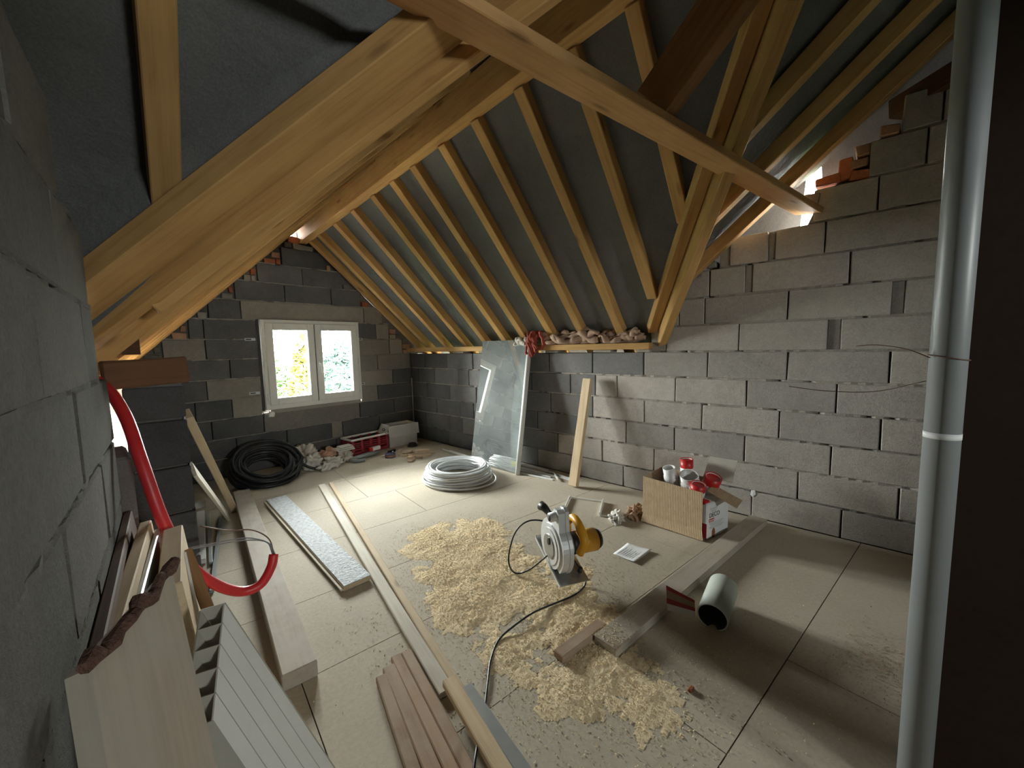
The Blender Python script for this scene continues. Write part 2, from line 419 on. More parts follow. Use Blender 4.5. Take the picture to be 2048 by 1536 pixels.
def poly_prism(name, pts, P, t, nrm, d0, d1, mat, parent=None):
    """flat polygon in wall coordinates (s, z), from depth d0 to d1 behind the face"""
    n = len(pts); f = lambda s, z, d: Vector(P)+Vector(t)*s+Vector((0, 0, z))-Vector(nrm)*d
    vs = [f(s, z, d0) for s, z in pts]+[f(s, z, d1) for s, z in pts]
    return mobj(name, vs, [tuple(range(n)), tuple(range(2*n-1, n-1, -1))]+[(i, i+n, (i+1) % n+n, (i+1) % n) for i in range(n)], mat, parent)
def rubble(parent, P, t, nrm, s, z, w, h, mat):
    """broken brick filling under the slope"""
    bm = bmesh.new(); add_box(bm, (0, 0, 0), (w, .12, h), None, min(w, h)*.10)
    bmesh.ops.bevel(bm, geom=bm.edges[:], offset=.006, segments=1, affect='EDGES')
    o = bobj('broken_brick', bm, mat, parent)
    o.matrix_local = look_m(Vector(P)+Vector(t)*s+Vector((0, 0, z))-Vector(nrm)*(.062+random.uniform(-.012, .01)), t) @ Matrix.Rotation(random.uniform(-.12, .12), 4, 'Y')

# right wall: x = 0, s runs from the far corner towards the camera
tR = Vector((0, -1, 0)); nR = Vector((-1, 0, 0)); PR = Vector((0, 0, 0))
core = [(-.2, -.02), (9, -.02), (9, 1.0), (7.6, 1.2), (5.9, 2.95), (5.35, 2.66), (4.9, 2.43), (4.65, 2.2), (4.58, 2.03), (4.2, 2.02), (3.95, 1.72), (3.72, 1.5), (3.6, 1.22), (-.2, 1.22)]
wr = poly_prism('wall_right', core, PR, tR, nR, .045, .19, 'mortar_dark')
tag(wr, 'grey concrete block wall with a knee wall and a stepped gable beside the pipe', 'wall', kind='structure')
rowsR = {1: (0, [.28, .80, 1.31, 1.82, 2.32, 2.82, 3.32, 3.83, 4.34, 4.85, 5.36, 5.87, 6.4]),
         2: (0, [.30, .83, 1.09, 1.59, 2.09, 2.59, 3.1, 3.6, 4.1, 4.61, 5.11, 5.62, 6.1]),
         3: (0, [.18, .56, 1.05, 1.31, 1.82, 2.32, 2.83, 3.34, 3.77, 4.28, 4.78, 5.29, 5.8, 6.3]),
         4: (0, [.36, .86, 1.37, 1.99, 2.5, 3.0, 3.51, 3.98, 4.49, 5.01, 5.51, 6.0]),
         5: (0, [.16, .54, 1.04, 1.24, 1.74, 2.25, 2.75, 3.03, 3.25, 3.77, 4.28, 4.79, 5.3, 5.8, 6.3]),
         6: (0, [.32, .82, 1.32, 1.99, 2.49, 3.0, 3.5, 4.01, 4.52, 5.03, 5.54, 6.0]),
         7: (3.56, [3.69, 4.22, 4.73, 4.79, 5.3, 5.8, 6.3]),
         8: (3.63, [3.79, 3.98, 4.51, 5.02, 5.07, 5.57, 6.0]),
         9: (3.83, [4.01, 4.25, 4.29, 4.82, 5.32, 5.8]),
         10: (4.08, [4.14, 4.385, 4.42, 4.69, 5.2, 5.7]),
         11: (4.62, [4.93, 5.43, 5.93]),
         12: (4.88, [5.12, 5.6]),
         13: (5.01, [5.17, 5.6])}
mort_gap = {(7, 4.73), (8, 5.02), (9, 4.25), (10, 4.385), (10, 4.08)}
for k, (s0, js) in rowsR.items():
    a = s0; z0 = max(zk(k-1)+.006, .004 if k == 1 else 0); z1 = zk(k)-.006
    for j in js:
        sm = (a+j)/2
        if (k, a) in mort_gap:
            wall_block(wr, PR, tR, nR, a-.004, j+.004, z0, z1, 'mortar', proud=-.012, name='mortar_fill')
        else:
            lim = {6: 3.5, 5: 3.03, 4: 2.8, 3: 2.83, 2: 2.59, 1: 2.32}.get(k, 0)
            wall_block(wr, PR, tR, nR, a+.0045, j-.0045, z0, z1, ('block_dark' if sm < .7 or (k < 4 and sm < 1.2) else 'block_mid') if sm < lim else 'block', proud=random.uniform(-.003, .003))  # far corner blocks take a darker grey: the corner's shade, put into colour
        a = j
    if k < 13: mortar_bed(wr, PR, tR, nR, s0 if k < 6 else rowsR[k+1][0] if k >= 6 else 0, js[-1], zk(k), 'mortar' if k > 1 else 'mortar_dark')
for s, z, w, h, mt_ in [(4.69, 2.30, .13, .055, 'brick'), (4.775, 2.345, .075, .12, 'brick'), (4.84, 2.29, .09, .06, 'brick'), (4.835, 2.36, .085, .055, 'brick_pale'), (4.85, 2.43, .07, .06, 'brick_pale'),
                        (4.965, 2.50, .085, .055, 'brick_pale'), (4.61, 2.19, .09, .10, 'mortar'), (3.60, 1.47, .07, .05, 'mortar'), (3.74, 1.67, .10, .05, 'mortar'), (3.70, 1.61, .06, .05, 'mortar'),
                        (3.80, 1.70, .08, .06, 'mortar'), (3.93, 1.82, .05, .05, 'mortar'), (4.02, 1.88, .06, .05, 'mortar'), (3.585, 1.40, .05, .10, 'mortar'), (5.25, 2.68, .09, .10, 'brick_pale')]:
    rubble(wr, PR, tR, nR, s, z, w, h, mt_)
tag(mobj('plaster_splash', [(-.004, -4.335, .205), (-.004, -4.36, .21), (-.004, -4.365, .18), (-.004, -4.345, .155), (-.004, -4.33, .17), (-.006, -4.347, .19)], [(0, 1, 5), (1, 2, 5), (2, 3, 5), (3, 4, 5), (4, 0, 5)], 'plastic_white', wr))

# far wall with the window: y = 0, s = x + 3 runs along +x
tF = Vector((1, 0, 0)); nF = Vector((0, -1, 0)); PF = Vector((0, 0, 0))
WX0, WX1, WZ0, WZ1 = -1.905, -.797, .655, 1.650
def fx_l(z): return -1.943+(z-2.185)/.98
def fx_r(z): return .03-(z-1.33)/.89
wf = poly_prism('wall_back', [(-3.1, -.02), (.19, -.02), (.19, WZ0), (-3.1, WZ0)], PF, tF, nF, .045, .19, 'mortar_dark')
tag(wf, 'dark grey block gable wall around the window', 'wall', kind='structure')
poly_prism('wall_core', [(-3.1, WZ0), (WX0-.03, WZ0), (WX0-.03, WZ1), (-2.5, WZ1), (-2.83, 1.30), (-3.1, 1.2)], PF, tF, nF, .045, .19, 'mortar_dark', wf)
poly_prism('wall_core', [(WX1+.015, WZ0), (.19, WZ0), (.19, 1.20), (.02, 1.30), (-.30, WZ1), (WX1+.015, WZ1)], PF, tF, nF, .045, .19, 'mortar_dark', wf)
poly_prism('wall_core', [(-2.5, WZ1), (-.30, WZ1), (-1.27, 2.52), (-1.55, 2.52)], PF, tF, nF, .045, .19, 'mortar_dark', wf)
for pts in ([(-2.95, 1.2), (-2.83, 1.3), (-1.55, 2.5), (-1.50, 2.58), (-1.50, 2.74), (-1.90, 2.375), (-1.92, 2.20), (-1.965, 2.17), (-1.975, 2.29), (-2.98, 1.30)], [(-1.44, 2.48), (-1.27, 2.48), (.02, 1.28), (.12, 1.20), (.14, 1.31), (-.6, 1.95), (-1.33, 2.62), (-1.42, 2.70)]):
    poly_prism('slope_filling', pts, PF, tF, nF, .06, .16, 'mortar_dark', wf)
rowsF = {1: [-2.93, -2.65, -2.15, -1.65, -1.15, -.65, -.3, 0], 2: [-2.93, -2.7, -2.2, -1.71, -1.2, -1.06, -.55, -.2, 0], 3: [-2.93, -2.4, -1.93, 'S', -.82, -.31, 0],
         4: [-2.9, -2.52, -2.21, -1.93, 'W', -.79, -.55, 0], 5: [-2.93, -2.41, -1.93, 'W', -.79, -.31, 0], 6: [-2.93, -2.67, -2.2, -1.93, 'W', -.79, -.53, -.02], 7: [-2.72, -2.39, -1.93, 'W', -.79, -.34, -.14],
         8: [-2.51, -2.39, -1.93, 'W', -.79, -.53, -.34], 9: [-2.34, -2.06, 'L', -.69, -.43], 10: [-2.10, -1.62, -1.10, -.72], 11: [-1.88, -1.42, -.95], 12: [-1.63, -1.15]}
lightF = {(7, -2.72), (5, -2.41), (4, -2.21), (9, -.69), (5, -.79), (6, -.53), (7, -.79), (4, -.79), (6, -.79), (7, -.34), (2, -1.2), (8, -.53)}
for k, js in rowsF.items():
    z0 = max(zk(k-1)+.005, .004 if k == 1 else 0); z1 = zk(k)-.005
    i = 0; prev = None
    while i < len(js)-1:
        a = js[i]; b_ = js[i+1]
        if b_ == 'W': i += 2; continue
        if b_ in ('S', 'L'):
            e = js[i+2]
            wall_block(wf, PF, tF, nF, a+.004, e-.004, z0, z1+(.02 if b_ == 'S' else 0), 'block_warm', name='sill_block' if b_ == 'S' else 'lintel_block', proud=.002)
            i += 2; continue
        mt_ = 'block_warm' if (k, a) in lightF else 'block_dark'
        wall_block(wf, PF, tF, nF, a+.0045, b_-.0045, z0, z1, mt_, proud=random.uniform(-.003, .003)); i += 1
    nums = [j for j in js if not isinstance(j, str)]
    if k < 12:
        if 4 <= k <= 7:
            mortar_bed(wf, PF, tF, nF, nums[0], WX0-.03, zk(k)); mortar_bed(wf, PF, tF, nF, WX1+.02, nums[-1], zk(k))
        else: mortar_bed(wf, PF, tF, nF, nums[0], nums[-1], zk(k))
for k in range(7, 14):      # broken bricks and mortar under the two slopes
    z0, z1 = zk(k-1), zk(k); row = [j for j in rowsF.get(k, [-1.5, -1.25]) if not isinstance(j, str)]
    for side in (0, 1):
        a, b_ = (fx_l(z0)+.03, row[0]-.01) if side == 0 else (row[-1]+.01, fx_r(z0)-.04)
        nrows = 3
        for q_ in range(nrows):
            zc = z0+(q_+.5)*H/nrows; aa, bb = (max(a, fx_l(zc+.03)), b_) if side == 0 else (a, min(b_, fx_r(zc+.03)))
            s = aa
            while bb-s > .03:
                w = min(random.uniform(.06, .14), bb-s)
                if bb-s-w < .03: w = bb-s
                rubble(wf, PF, tF, nF, s+w/2, zc, w-.006, H/nrows-.008, random.choice(['brick', 'brick_pale', 'mortar', 'mortar', 'mortar_dark'] if side == 0 else ['mortar', 'mortar', 'brick_pale', 'mortar_dark', 'brick']))
                s += w
rubble(wf, PF, tF, nF, -1.49, 2.565, .12, .07, 'brick'); rubble(wf, PF, tF, nF, -1.39, 2.49, .22, .06, 'mortar')

# left knee wall of the window wing; its free end is the dark pillar
LA = Vector((-2.97, -2.75, 0)); LB = Vector((-2.74, 0, 0)); tL = (LB-LA).normalized(); nL = Vector((tL.y, -tL.x, 0)); LL = (LB-LA).length
wl = poly_prism('wall_left', [(.02, -.02), (LL, -.02), (LL, 1.16), (.02, 1.16)], LA, tL, nL, .01, .18, 'mortar_dark')
tag(wl, 'dark concrete block knee wall whose free end stands behind the red conduit', 'wall', kind='structure')
for k in range(1, 7):
    z0 = zk(k-1)+.006 if k > 1 else .004; z1 = min(zk(k)-.006, 1.165)
    a = 0; js = [.0+(.2 if k % 2 else .45)+.505*i for i in range(6)]
    for j in js+[LL]:
        j = min(j, LL)
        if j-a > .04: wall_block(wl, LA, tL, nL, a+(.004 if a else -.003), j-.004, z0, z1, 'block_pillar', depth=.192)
        a = j
    mortar_bed(wl, LA, tL, nL, .0, LL, zk(k), 'mortar_dark', rec=.004, depth=.188)

# near left wall, running past the camera
NA = Vector((-3.232, -3.30, 0)); NB = Vector((-3.334, -4.19, 0)); tN = (NB-NA).normalized(); nN = Vector((-tN.y, tN.x, 0))
if nN.x < 0: nN = -nN
wn = poly_prism('wall_side', [(-.19, -.02), (4.6, -.02), (4.6, 1.2), (2.4, 3.6), (1.25, 2.45), (.95, 2.2), (.66, 1.98), (.35, 1.80), (.08, 1.58), (.03, 1.23), (-.16, 1.2)], NA, tN, nN, .03, .19, 'block_old')
tag(wn, 'dusty grey block wall ending in a broken stepped top beside the red conduit', 'wall', kind='structure')
ends = {1: -.22, 2: -.22, 3: -.23, 4: -.21, 5: -.20, 6: -.18, 7: .0, 8: .0, 9: .32, 10: .62, 11: .92, 12: 1.2, 13: 1.45, 14: 1.65, 15: 1.9, 16: 2.1}
for k, e in ends.items():
    z0 = zk(k-1)+.003 if k > 1 else .004; z1 = zk(k)-.003; a = e
    for j in [x for x in [(.18 if k % 2 else .42)+.505*i for i in range(9)] if x > e+.08]+[4.6]:
        j = min(j, 4.6-(k > 10)*(k-10)*.33)
        if j-a > .05: wall_block(wn, NA, tN, nN, a+.0025, j-.0025, z0, z1, 'block_old', depth=.185, proud=random.uniform(-.002, .002))
        a = max(a, j)
    if k < 10: mortar_bed(wn, NA, tN, nN, max(e, 0)+.02, 4.5, zk(k), 'block_old', rec=.003, th=.008)
# dark low block closing the gap between the near wall and the pillar
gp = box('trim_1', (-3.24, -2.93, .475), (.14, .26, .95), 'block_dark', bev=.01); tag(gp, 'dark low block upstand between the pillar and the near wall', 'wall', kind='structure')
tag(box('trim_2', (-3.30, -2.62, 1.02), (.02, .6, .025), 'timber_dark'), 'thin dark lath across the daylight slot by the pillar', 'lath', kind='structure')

tag(box('slot_blocker', (-3.2, -2.36, 1.72), (.26, .22, .84), 'timber_dark'), 'dark boarding added above the slot by the pillar to keep daylight out', 'blocker', kind='structure')  # dark block added to keep slot daylight off the underlay

# rear walls behind the camera and the wing on the left
PB_ = (Vector((0, -8.2, 0)), Vector((1, 0, 0)), Vector((0, 1, 0)))
wb = poly_prism('wall_front', [(-6, -.02), (.4, -.02), (.4, 1.4), (-6, 1.4)], *PB_, 0, .2, 'block')
poly_prism('wall_core', [(-6, 1.4), (-3.02, 1.4), (-3.02, 2.0), (-6, 2.0)], *PB_, 0, .2, 'block', wb); poly_prism('wall_core', [(-2.38, 1.4), (.4, 1.4), (.4, 2.0), (-2.38, 2.0)], *PB_, 0, .2, 'block', wb); poly_prism('wall_core', [(-6, 2.0), (.4, 2.0), (.4, 3.2), (-6, 3.2)], *PB_, 0, .2, 'block', wb)
w2 = empty('fill_window', (-2.7, -8.28, 1.4)); tag(w2, 'small white framed window added behind the camera for fill daylight', 'window', kind='structure')  # guessed, unseen window, added to even out the light from behind
for x in (-.30, .30): box('frame_stile', (x, 0, .3), (.04, .06, .6), 'frame', w2, .004)
for z in (.02, .58): box('frame_rail', (0, 0, z), (.56, .06, .04), 'frame', w2, .004)
box('pane', (0, 0, .3), (.56, .004, .52), 'glass', w2)
tag(wb, 'plain block wall closing the attic behind the pipe', 'wall', kind='structure')

wo = poly_prism('wall_outer', [(-8.4, -.02), (-2.3, -.02), (-2.3, 4.2), (-8.4, 4.2)], Vector((-4.75, 0, 0)), Vector((0, 1, 0)), Vector((1, 0, 0)), 0, .2, 'block_old')
tag(wo, 'outer block wall of the dark side wing beyond the near wall', 'wall', kind='structure')
we = poly_prism('wall_eave', [(-4.95, -.02), (-3.26, -.02), (-3.26, 1.75), (-4.95, 1.75)], Vector((0, -2.42, 0)), Vector((1, 0, 0)), Vector((0, -1, 0)), 0, .2, 'block_old')
tag(we, 'low eave wall of the dark side wing beyond the near wall', 'wall', kind='structure')

# ------------------------------------------------------------------ ceiling: roof underlay
def sag(x, y, a=.012): return a*noise.noise(Vector((x*2.1, y*2.3, 0)))+a*.5*noise.noise(Vector((x*6, y*5, 3)))
xs = [.42, .3, .15, .03]+[.03-1.38*i/22 for i in range(1, 23)]+[-1.36, -1.43]+[-1.43-i*.09 for i in range(1, 24)]
vs = []; fs = []; NY = 48
for x in xs:
    yend = yv(x)-.02
    for j in range(NY+1):
        y = .35+(yend-.35)*j/NY
        z = (z_right(x, y)+.092 if x > -1.4 else z_left(x, y)+.13)+sag(x, y)
        vs.append((x, y, z))
for i in range(len(xs)-1):
    for j in range(NY):
        a = i*(NY+1)+j; fs.append((a, a+1, a+NY+2, a+NY+1))
base = len(vs)                                # skirt down to the cross wing along the valleys
for i, x in enumerate(xs):
    y = yv(x)-.02; zc = z_cross(x, y)+.13; zm = (z_right(x, y)+.092 if x > -1.4 else z_left(x, y)+.13); vs.append((x, y-.005, zc+(.09 if zm < zc else -.07)))
for i in range(len(xs)-1):
    fs.append((i*(NY+1)+NY, base+i, base+i+1, (i+1)*(NY+1)+NY))
ce = mobj('ceiling', vs, fs, 'underlay', None, True)
tag(ce, 'dark grey roofing underlay above the rafters of the window wing', 'ceiling', kind='structure')
vs = []; fs = []; xs2 = [.24, .23, .05]+[-.05-i*.1 for i in range(0, 49)]; NY2 = 60
for x in xs2:
    y0 = yv(x)+.03
    for j in range(NY2+1):
        y = y0+(-8.4-y0)*j/NY2
        fold = 0
        if x == .24 and not -4.66 < y < -4.55: fold = 1.1
        if x < -2.5: fold = .05*max(0, noise.noise(Vector((x*2.4+2, y*2.1, 7))))
        vs.append((x, y, z_cross(x, y)+.13-fold+sag(x, y, .014)))
for i in range(len(xs2)-1):
    for j in range(NY2):
        a = i*(NY2+1)+j; fs.append((a, a+1, a+NY2+2, a+NY2+1))
c2 = mobj('ceiling', vs, fs, 'underlay', None, True)
tag(c2, 'dark grey roofing underlay above the crossing roof over the camera side', 'ceiling', kind='structure')

# ------------------------------------------------------------------ roof timbers
def timber(name, A, B, w, h, mat, label, cat, group=None, up=(0, 0, 1), bev=.004):
    o = beam(name, A, B, w, h, mat, None, up, bev); return tag(o, label, cat, group)
RR = .075; RH = .085
for y in (-.10, -.345, -.745, -1.145, -1.535, -1.865, -2.175, -2.545, -2.905, -3.295):
    A = Vector((.32, y, z_right(.32, y)+RH*.62)); B = Vector((-1.325, y, z_right(-1.325, y)+RH*.62))
    up = Vector((z_right(0, y)-z_right(1, y), 0, 1))
    timber('rafter', A, B, RR, RH, 'timber', 'square timber rafter sloping from the ridge beam down to the wall plate', 'rafter', 'rafters above the knee wall', up)
for y, xe in ((-3.67, -.22), (-4.02, -.58)):
    A = Vector((xe, y, z_right(xe, y)+RH*.62)); B = Vector((-1.325, y, z_right(-1.325, y)+RH*.62)); up = Vector((1, 0, 1))
    timber('rafter', A, B, RR, RH, 'timber', 'short timber rafter running from the ridge beam into the valley beams', 'rafter', 'short rafters ending on the valley beams', up)
for y in (-.12, -.52, -.92, -1.32, -1.72, -2.12, -2.52):
    xf = left_foot(y)-.22
    A = Vector((xf, y, z_left(xf, y)+RH*.62)); B = Vector((-1.425, y, z_left(-1.425, y)+RH*.62)); up = Vector((-1, 0, 1))
    timber('rafter', A, B, .06, RH, 'timber', 'timber rafter seen almost edge-on on the slope beside the double beam', 'rafter', 'rafters on the slope over the pillar', up)
for y in (-2.92, -3.32, -3.72):
    xf = -3.2-(y+2.85)/1.152+.07
    A = Vector((xf, y, z_left(xf, y)+RH*.62)); B = Vector((-1.425, y, z_left(-1.425, y)+RH*.62)); up = Vector((-1, 0, 1))
    timber('rafter', A, B, .06, RH, 'timber', 'short timber rafter running from the lower valley plank up to the ridge beam', 'rafter', 'short rafters between lower valley plank and ridge', up)
timber('ridge_beam', (-1.375, .12, ridge_b(0)+.11), (-1.375, -4.75, ridge_b(-4.75)+.11), .095, .22, 'timber', 'long ridge beam with pale underside resting on the gable top above the window', 'beam')
timber('wall_plate', (-.03, .1, 1.279), (-.03, -3.575, 1.279), .07, .055, 'timber', 'timber wall plate lying along the knee wall under the rafters', 'beam')
for i, (y, l) in enumerate([(-.12, .12), (-1.1, .2), (-2.0, .3), (-2.55, .16), (-3.52, .10), (-3.12, .18)]):
    tag(box('mortar_pad', (.02, y, 1.2385), (.12, l, .022), 'mortar', bev=.003), 'thin mortar pad squeezed under the wall plate', 'mortar pad', 'mortar pads under the wall plate')
# left valley: two heavy planks side by side
def valley(V0, V1, n, pieces, labels, group):
    """pieces: (offset from, offset to, bottom, top) relative to the division line V0-V1"""
    n = Vector((*n, 0))
    for (a, b_, zb, zt), lb in zip(pieces, labels):
        o_ = n*((a+b_)/2)+Vector((0, 0, (zb+zt)/2))
        timber('valley_beam', Vector(V0)+o_, Vector(V1)+o_, abs(b_-a), (zt-zb)*.72, 'timber', lb, 'beam', group)
valley((-3.32, -2.707, 1.31), (-1.50, -4.81, 3.11), (-.756, -.655), ((.004, .165, 0, .10), (-.055, -.003, -.07, .17)),
       ('upper of two heavy valley planks rising from the pillar, with a short rafter landing on it', 'lower of two heavy valley planks rising from the pillar beside the thin rafters'), 'valley beams over the pillar')
valley((.04, -3.59, 1.36), (-1.28, -4.605, 2.68), (-.609, .793), ((.002, .075, 0, .12), (-.065, -.002, -.15, .14)),
       ('pale valley beam rising from the knee wall end, next to the sloping rafters', 'brown valley beam rising from the knee wall end, next to the gable wall'), 'valley beams over the knee wall end')
# jack rafters of the crossing roof
jd = Vector((-.0995, -.995, .85))
for P, t0, t1 in ((Vector((-3.0, -2.98, 1.77)), .02, 1.4), (Vector((-2.36, -3.72, 2.35)), .02, 1.6)):
    A = P+jd*t0+Vector((0, 0, .04)); B = P+jd*t1+Vector((0, 0, .04))
    timber('jack_rafter', A, B, .085, .085, 'timber', 'short rafter dropping steeply onto the upper valley plank', 'rafter', 'short rafters above the pillar', Vector((0, .85, 1)))
for x, y0, mt_ in ((-.1, -3.72, 'timber'), (-.5, -4.05, 'timber'), (-.9, -4.38, 'timber')):
    A = Vector((x, y0, z_cross_r(x, y0)+.045)); B = Vector((x, YR, z_cross_r(x, YR)+.045))
    timber('rafter', A, B, .07, .085, mt_, 'timber rafter fanning up from the valley beams over the stepped gable', 'rafter', 'rafters over the stepped gable', Vector((0, .845, 1)))
timber('collar_rafter', (-1.56, -4.225, 2.286), (-1.56, -5.25, 3.26), .08, .18, 'timber_brown', 'deep dark rafter standing on the orange brace', 'rafter', None, Vector((0, .92, 1)))
timber('brace_plank', (.06, -4.60, 2.14), (-3.08, -3.845, 2.311), .175, .035, 'timber_orange', 'orange brace plank crossing under the roof to the stepped gable', 'beam', None, Vector((0, -.25, 1)))
timber('purlin', (-.35, -5.62, 2.72), (.16, -4.98, 2.66), .1, .11, 'timber_dark', 'dark short purlin resting on the stepped gable behind the pipe', 'beam')
pb = beam('left_plate_end', (-3.21, -2.80, 1.225), (-2.965, -2.80, 1.235), .16, .105, 'timber_stain', None, (0, 0, 1), .006, .004)
pb.name = 'bearing_block'; tag(pb, 'dark reddish bearing block bedded on top of the pillar', 'wood block')

# ------------------------------------------------------------------ window
w1 = empty('window_1', ((WX0+WX1)/2, 0, WZ0)); tag(w1, 'white double casement window in the gable wall', 'window', kind='structure')
WW = WX1-WX0; WH = WZ1-WZ0
def wpart(name, x0, x1, z0, z1, y0, y1, mat, par=w1, bev=.003):
    o = box(name, ((x0+x1)/2, (y0+y1)/2, (z0+z1)/2), (x1-x0, y1-y0, z1-z0), mat, par, bev); return o
hx = WW/2; fw = .045; y0, y1 = -.045, .03
for nm, a in (('frame_jamb', (-hx, -hx+fw, 0, WH)), ('frame_jamb', (hx-fw, hx, 0, WH)), ('frame_head', (-hx+fw, hx-fw, WH-fw, WH)), ('frame_sill', (-hx+fw, hx-fw, 0, fw+.012))):
    wpart(nm, *a, y0, y1, 'frame')
for sgn in (-1, 1):
    a, b_ = (-hx+fw-.008, -.004) if sgn < 0 else (.004, hx-fw+.008)
    zz0, zz1 = fw+.004, WH-fw+.008; sw = .078; sy0, sy1 = -.062, .01
    s_ = empty('sash', (0, 0, 0)); s_.parent = w1
    wpart('stile', a, a+sw, zz0, zz1, sy0, sy1, 'frame', s_, .006); wpart('stile', b_-sw, b_, zz0, zz1, sy0, sy1, 'frame', s_, .006)
    wpart('rail', a+sw, b_-sw, zz1-sw, zz1, sy0, sy1, 'frame', s_, .006); wpart('rail', a+sw, b_-sw, zz0, zz0+sw, sy0, sy1, 'frame', s_, .006)
    wpart('pane', a+sw-.01, b_-sw+.01, zz0+sw-.01, zz1-sw+.01, -.03, -.026, 'glass', s_, 0)
    for z in (.14, WH/2, WH-.14):
        wpart('hinge', (a-.022 if sgn < 0 else b_+.006), (a-.006 if sgn < 0 else b_+.022), z-.04, z+.04, -.062, -.04, 'plastic_white', s_, .003)
wpart('gasket', -.0035, .0035, fw, WH-fw, -.055, 0, 'gasket')
hd = tube('handle', smooth_pts([(.035, -.066, .50), (.035, -.10, .50), (.038, -.105, .48), (.045, -.10, .43), (.05, -.098, .375)]), .010, 'plastic_white', w1)
wpart('handle_plate', .02, .05, .46, .53, -.068, -.06, 'plastic_white')
wpart('reveal_gap', -hx-.028, -hx-.002, -.01, WH, -.012, .04, 'gasket')
wpart('sill_bed', -hx+.05, hx-.01, -.045, -.002, -.02, .08, 'mortar')
for z in (.20, .78):
    for sgn in (-1, 1):
        L = .10 if sgn < 0 else .055
        wpart('fixing_lug', (-hx-.045-L) if sgn < 0 else hx+.008, (-hx-.045) if sgn < 0 else hx+.008+L, z-.014, z+.014, -.012, -.006, 'zinc', w1, .001)
        wpart('lug_slot', (-hx-.035-L) if sgn < 0 else hx+.02, (-hx-.085) if sgn < 0 else hx+.045, z-.006, z+.006, -.0135, -.0115, 'black', w1, 0)
tag(crumple('foam_blob', (WX0+.035, -.055, WZ0-.075), (.035, .03, .045), 'plastic_white', 3, amp=.3), 'white filler blob under the lower corner of the window frame', 'filler')

# ------------------------------------------------------------------ outside: ground and greenery
g = mobj('garden_ground', [(-60, .6, -3.0), (60, .6, -3.0), (60, 90, -3.0), (-60, 90, -3.0), (1, -60, -3.0), (60, -60, -3.0), (60, .6, -3.0), (1, .6, -3.0), (-60, -60, -3), (-6.3, -60, -3), (-6.3, .6, -3), (-60, .6, -3)],
         [(0, 1, 2, 3), (4, 5, 6, 7), (8, 9, 10, 11)], 'grass'); tag(g, 'green lawn outside the house', 'ground', kind='structure')
def shrub(name, loc, rx, rz, mat, label, nleaf, seed, group=None):
    rd = random.Random(seed); root = empty(name, loc); tag(root, label, 'tree', group)
    tr = tube('trunk', [(0, 0, 0), (.05, .02, rz*.5), (0, 0, rz*1.2)], [.09, .07, .03], 'timber_dark', root, 6)
    vs = []; fs = []
    for i in range(nleaf):
        a = rd.uniform(0, 6.283); u = rd.uniform(-1, 1); k = rd.uniform(.55, 1)**.5
        q_ = math.sqrt(1-u*u)
        p = Vector((rx*k*q_*math.cos(a), rx*k*q_*math.sin(a), rz*(1.05+k*u)))
        p += Vector((noise.noise(p*1.3)*.4, 0, noise.noise(p*1.1+Vector((9, 0, 0)))*.5))
        s = rd.uniform(.07, .15); e1 = Vector((rd.uniform(-1, 1), rd.uniform(-1, 1), rd.uniform(-.6, .6))).normalized(); e2 = e1.cross(Vector((rd.uniform(-1, 1), rd.uniform(-1, 1), 1))).normalized()
        b_ = len(vs); vs += [p-e1*s, p+e2*s*.45, p+e1*s, p-e2*s*.45]; fs.append((b_, b_+1, b_+2, b_+3))
    o = mobj('foliage', vs, fs, mat, root); o['kind'] = 'stuff'
shrub('golden_conifer', (.70, 6.0, -3.0), .42, 2.3, 'leaf_gold', 'narrow golden conifer seen through the window', 2600, 1)
shrub('garden_tree', (.20, 8.2, -3.0), 1.4, 2.02, 'leaf', 'round green tree beside the golden conifer outside', 7000, 2)
shrub('garden_tree', (2.55, 7.6, -3.0), 1.2, 2.25, 'leaf_blue', 'bluish green tree filling the lower window half', 8000, 3)
shrub('garden_tree', (-4.6, 8.0, -3.0), 1.6, 1.5, 'leaf', 'small green tree beyond the pillar gap', 2600, 4)

# ------------------------------------------------------------------ things against the right wall
gp_ = empty('glass_sheet', (-.33, -1.96, 0)); tag(gp_, 'tall dusty glass sheet leaning against the wall plate', 'glass sheet')
A0, A1 = Vector((-.34, -1.62, .004)), Vector((-.34, -2.31, .004)); B0, B1 = Vector((-.078, -1.60, 1.365)), Vector((-.078, -2.29, 1.365))
nrm = (A1-A0).cross(B0-A0).normalized()*.006
org = Vector((-.33, -1.96, 0))
vs = [p-org for p in (A0, A1, B1, B0)]+[p+nrm-org for p in (A0, A1, B1, B0)]
mobj('pane', vs, [(0, 1, 2, 3), (7, 6, 5, 4), (0, 4, 5, 1), (1, 5, 6, 2), (2, 6, 7, 3), (3, 7, 4, 0)], 'glass_dusty', gp_)
e = [A0.lerp(A1, t).lerp(B0.lerp(B1, t), .045)-nrm*.3-org for t in (.86, .97)]; e2 = [A0.lerp(A1, t).lerp(B0.lerp(B1, t), .085)-nrm*.3-org for t in (.97, .86)]
sgn = -1 if nrm.x > 0 else 1
off = Vector((-.004, 0, 0)); mobj('yellow_sticker', [p+off for p in e+e2]+[p+off+Vector((-.001, 0, 0)) for p in e+e2], [(0, 1, 2, 3), (7, 6, 5, 4), (0, 4, 5, 1), (1, 5, 6, 2), (2, 6, 7, 3), (3, 7, 4, 0)], 'tape_yellow', gp_)
wt = empty('white_tube', (-.35, -2.335, 0)); tag(wt, 'long white plastic tube standing along the edge of the glass sheet', 'tube')
pts = [Vector((0, 0, 0.003)), Vector((.275, .03, 1.37))]
tube('tube_body', pts, .026, 'white_pipe', wt, 14)
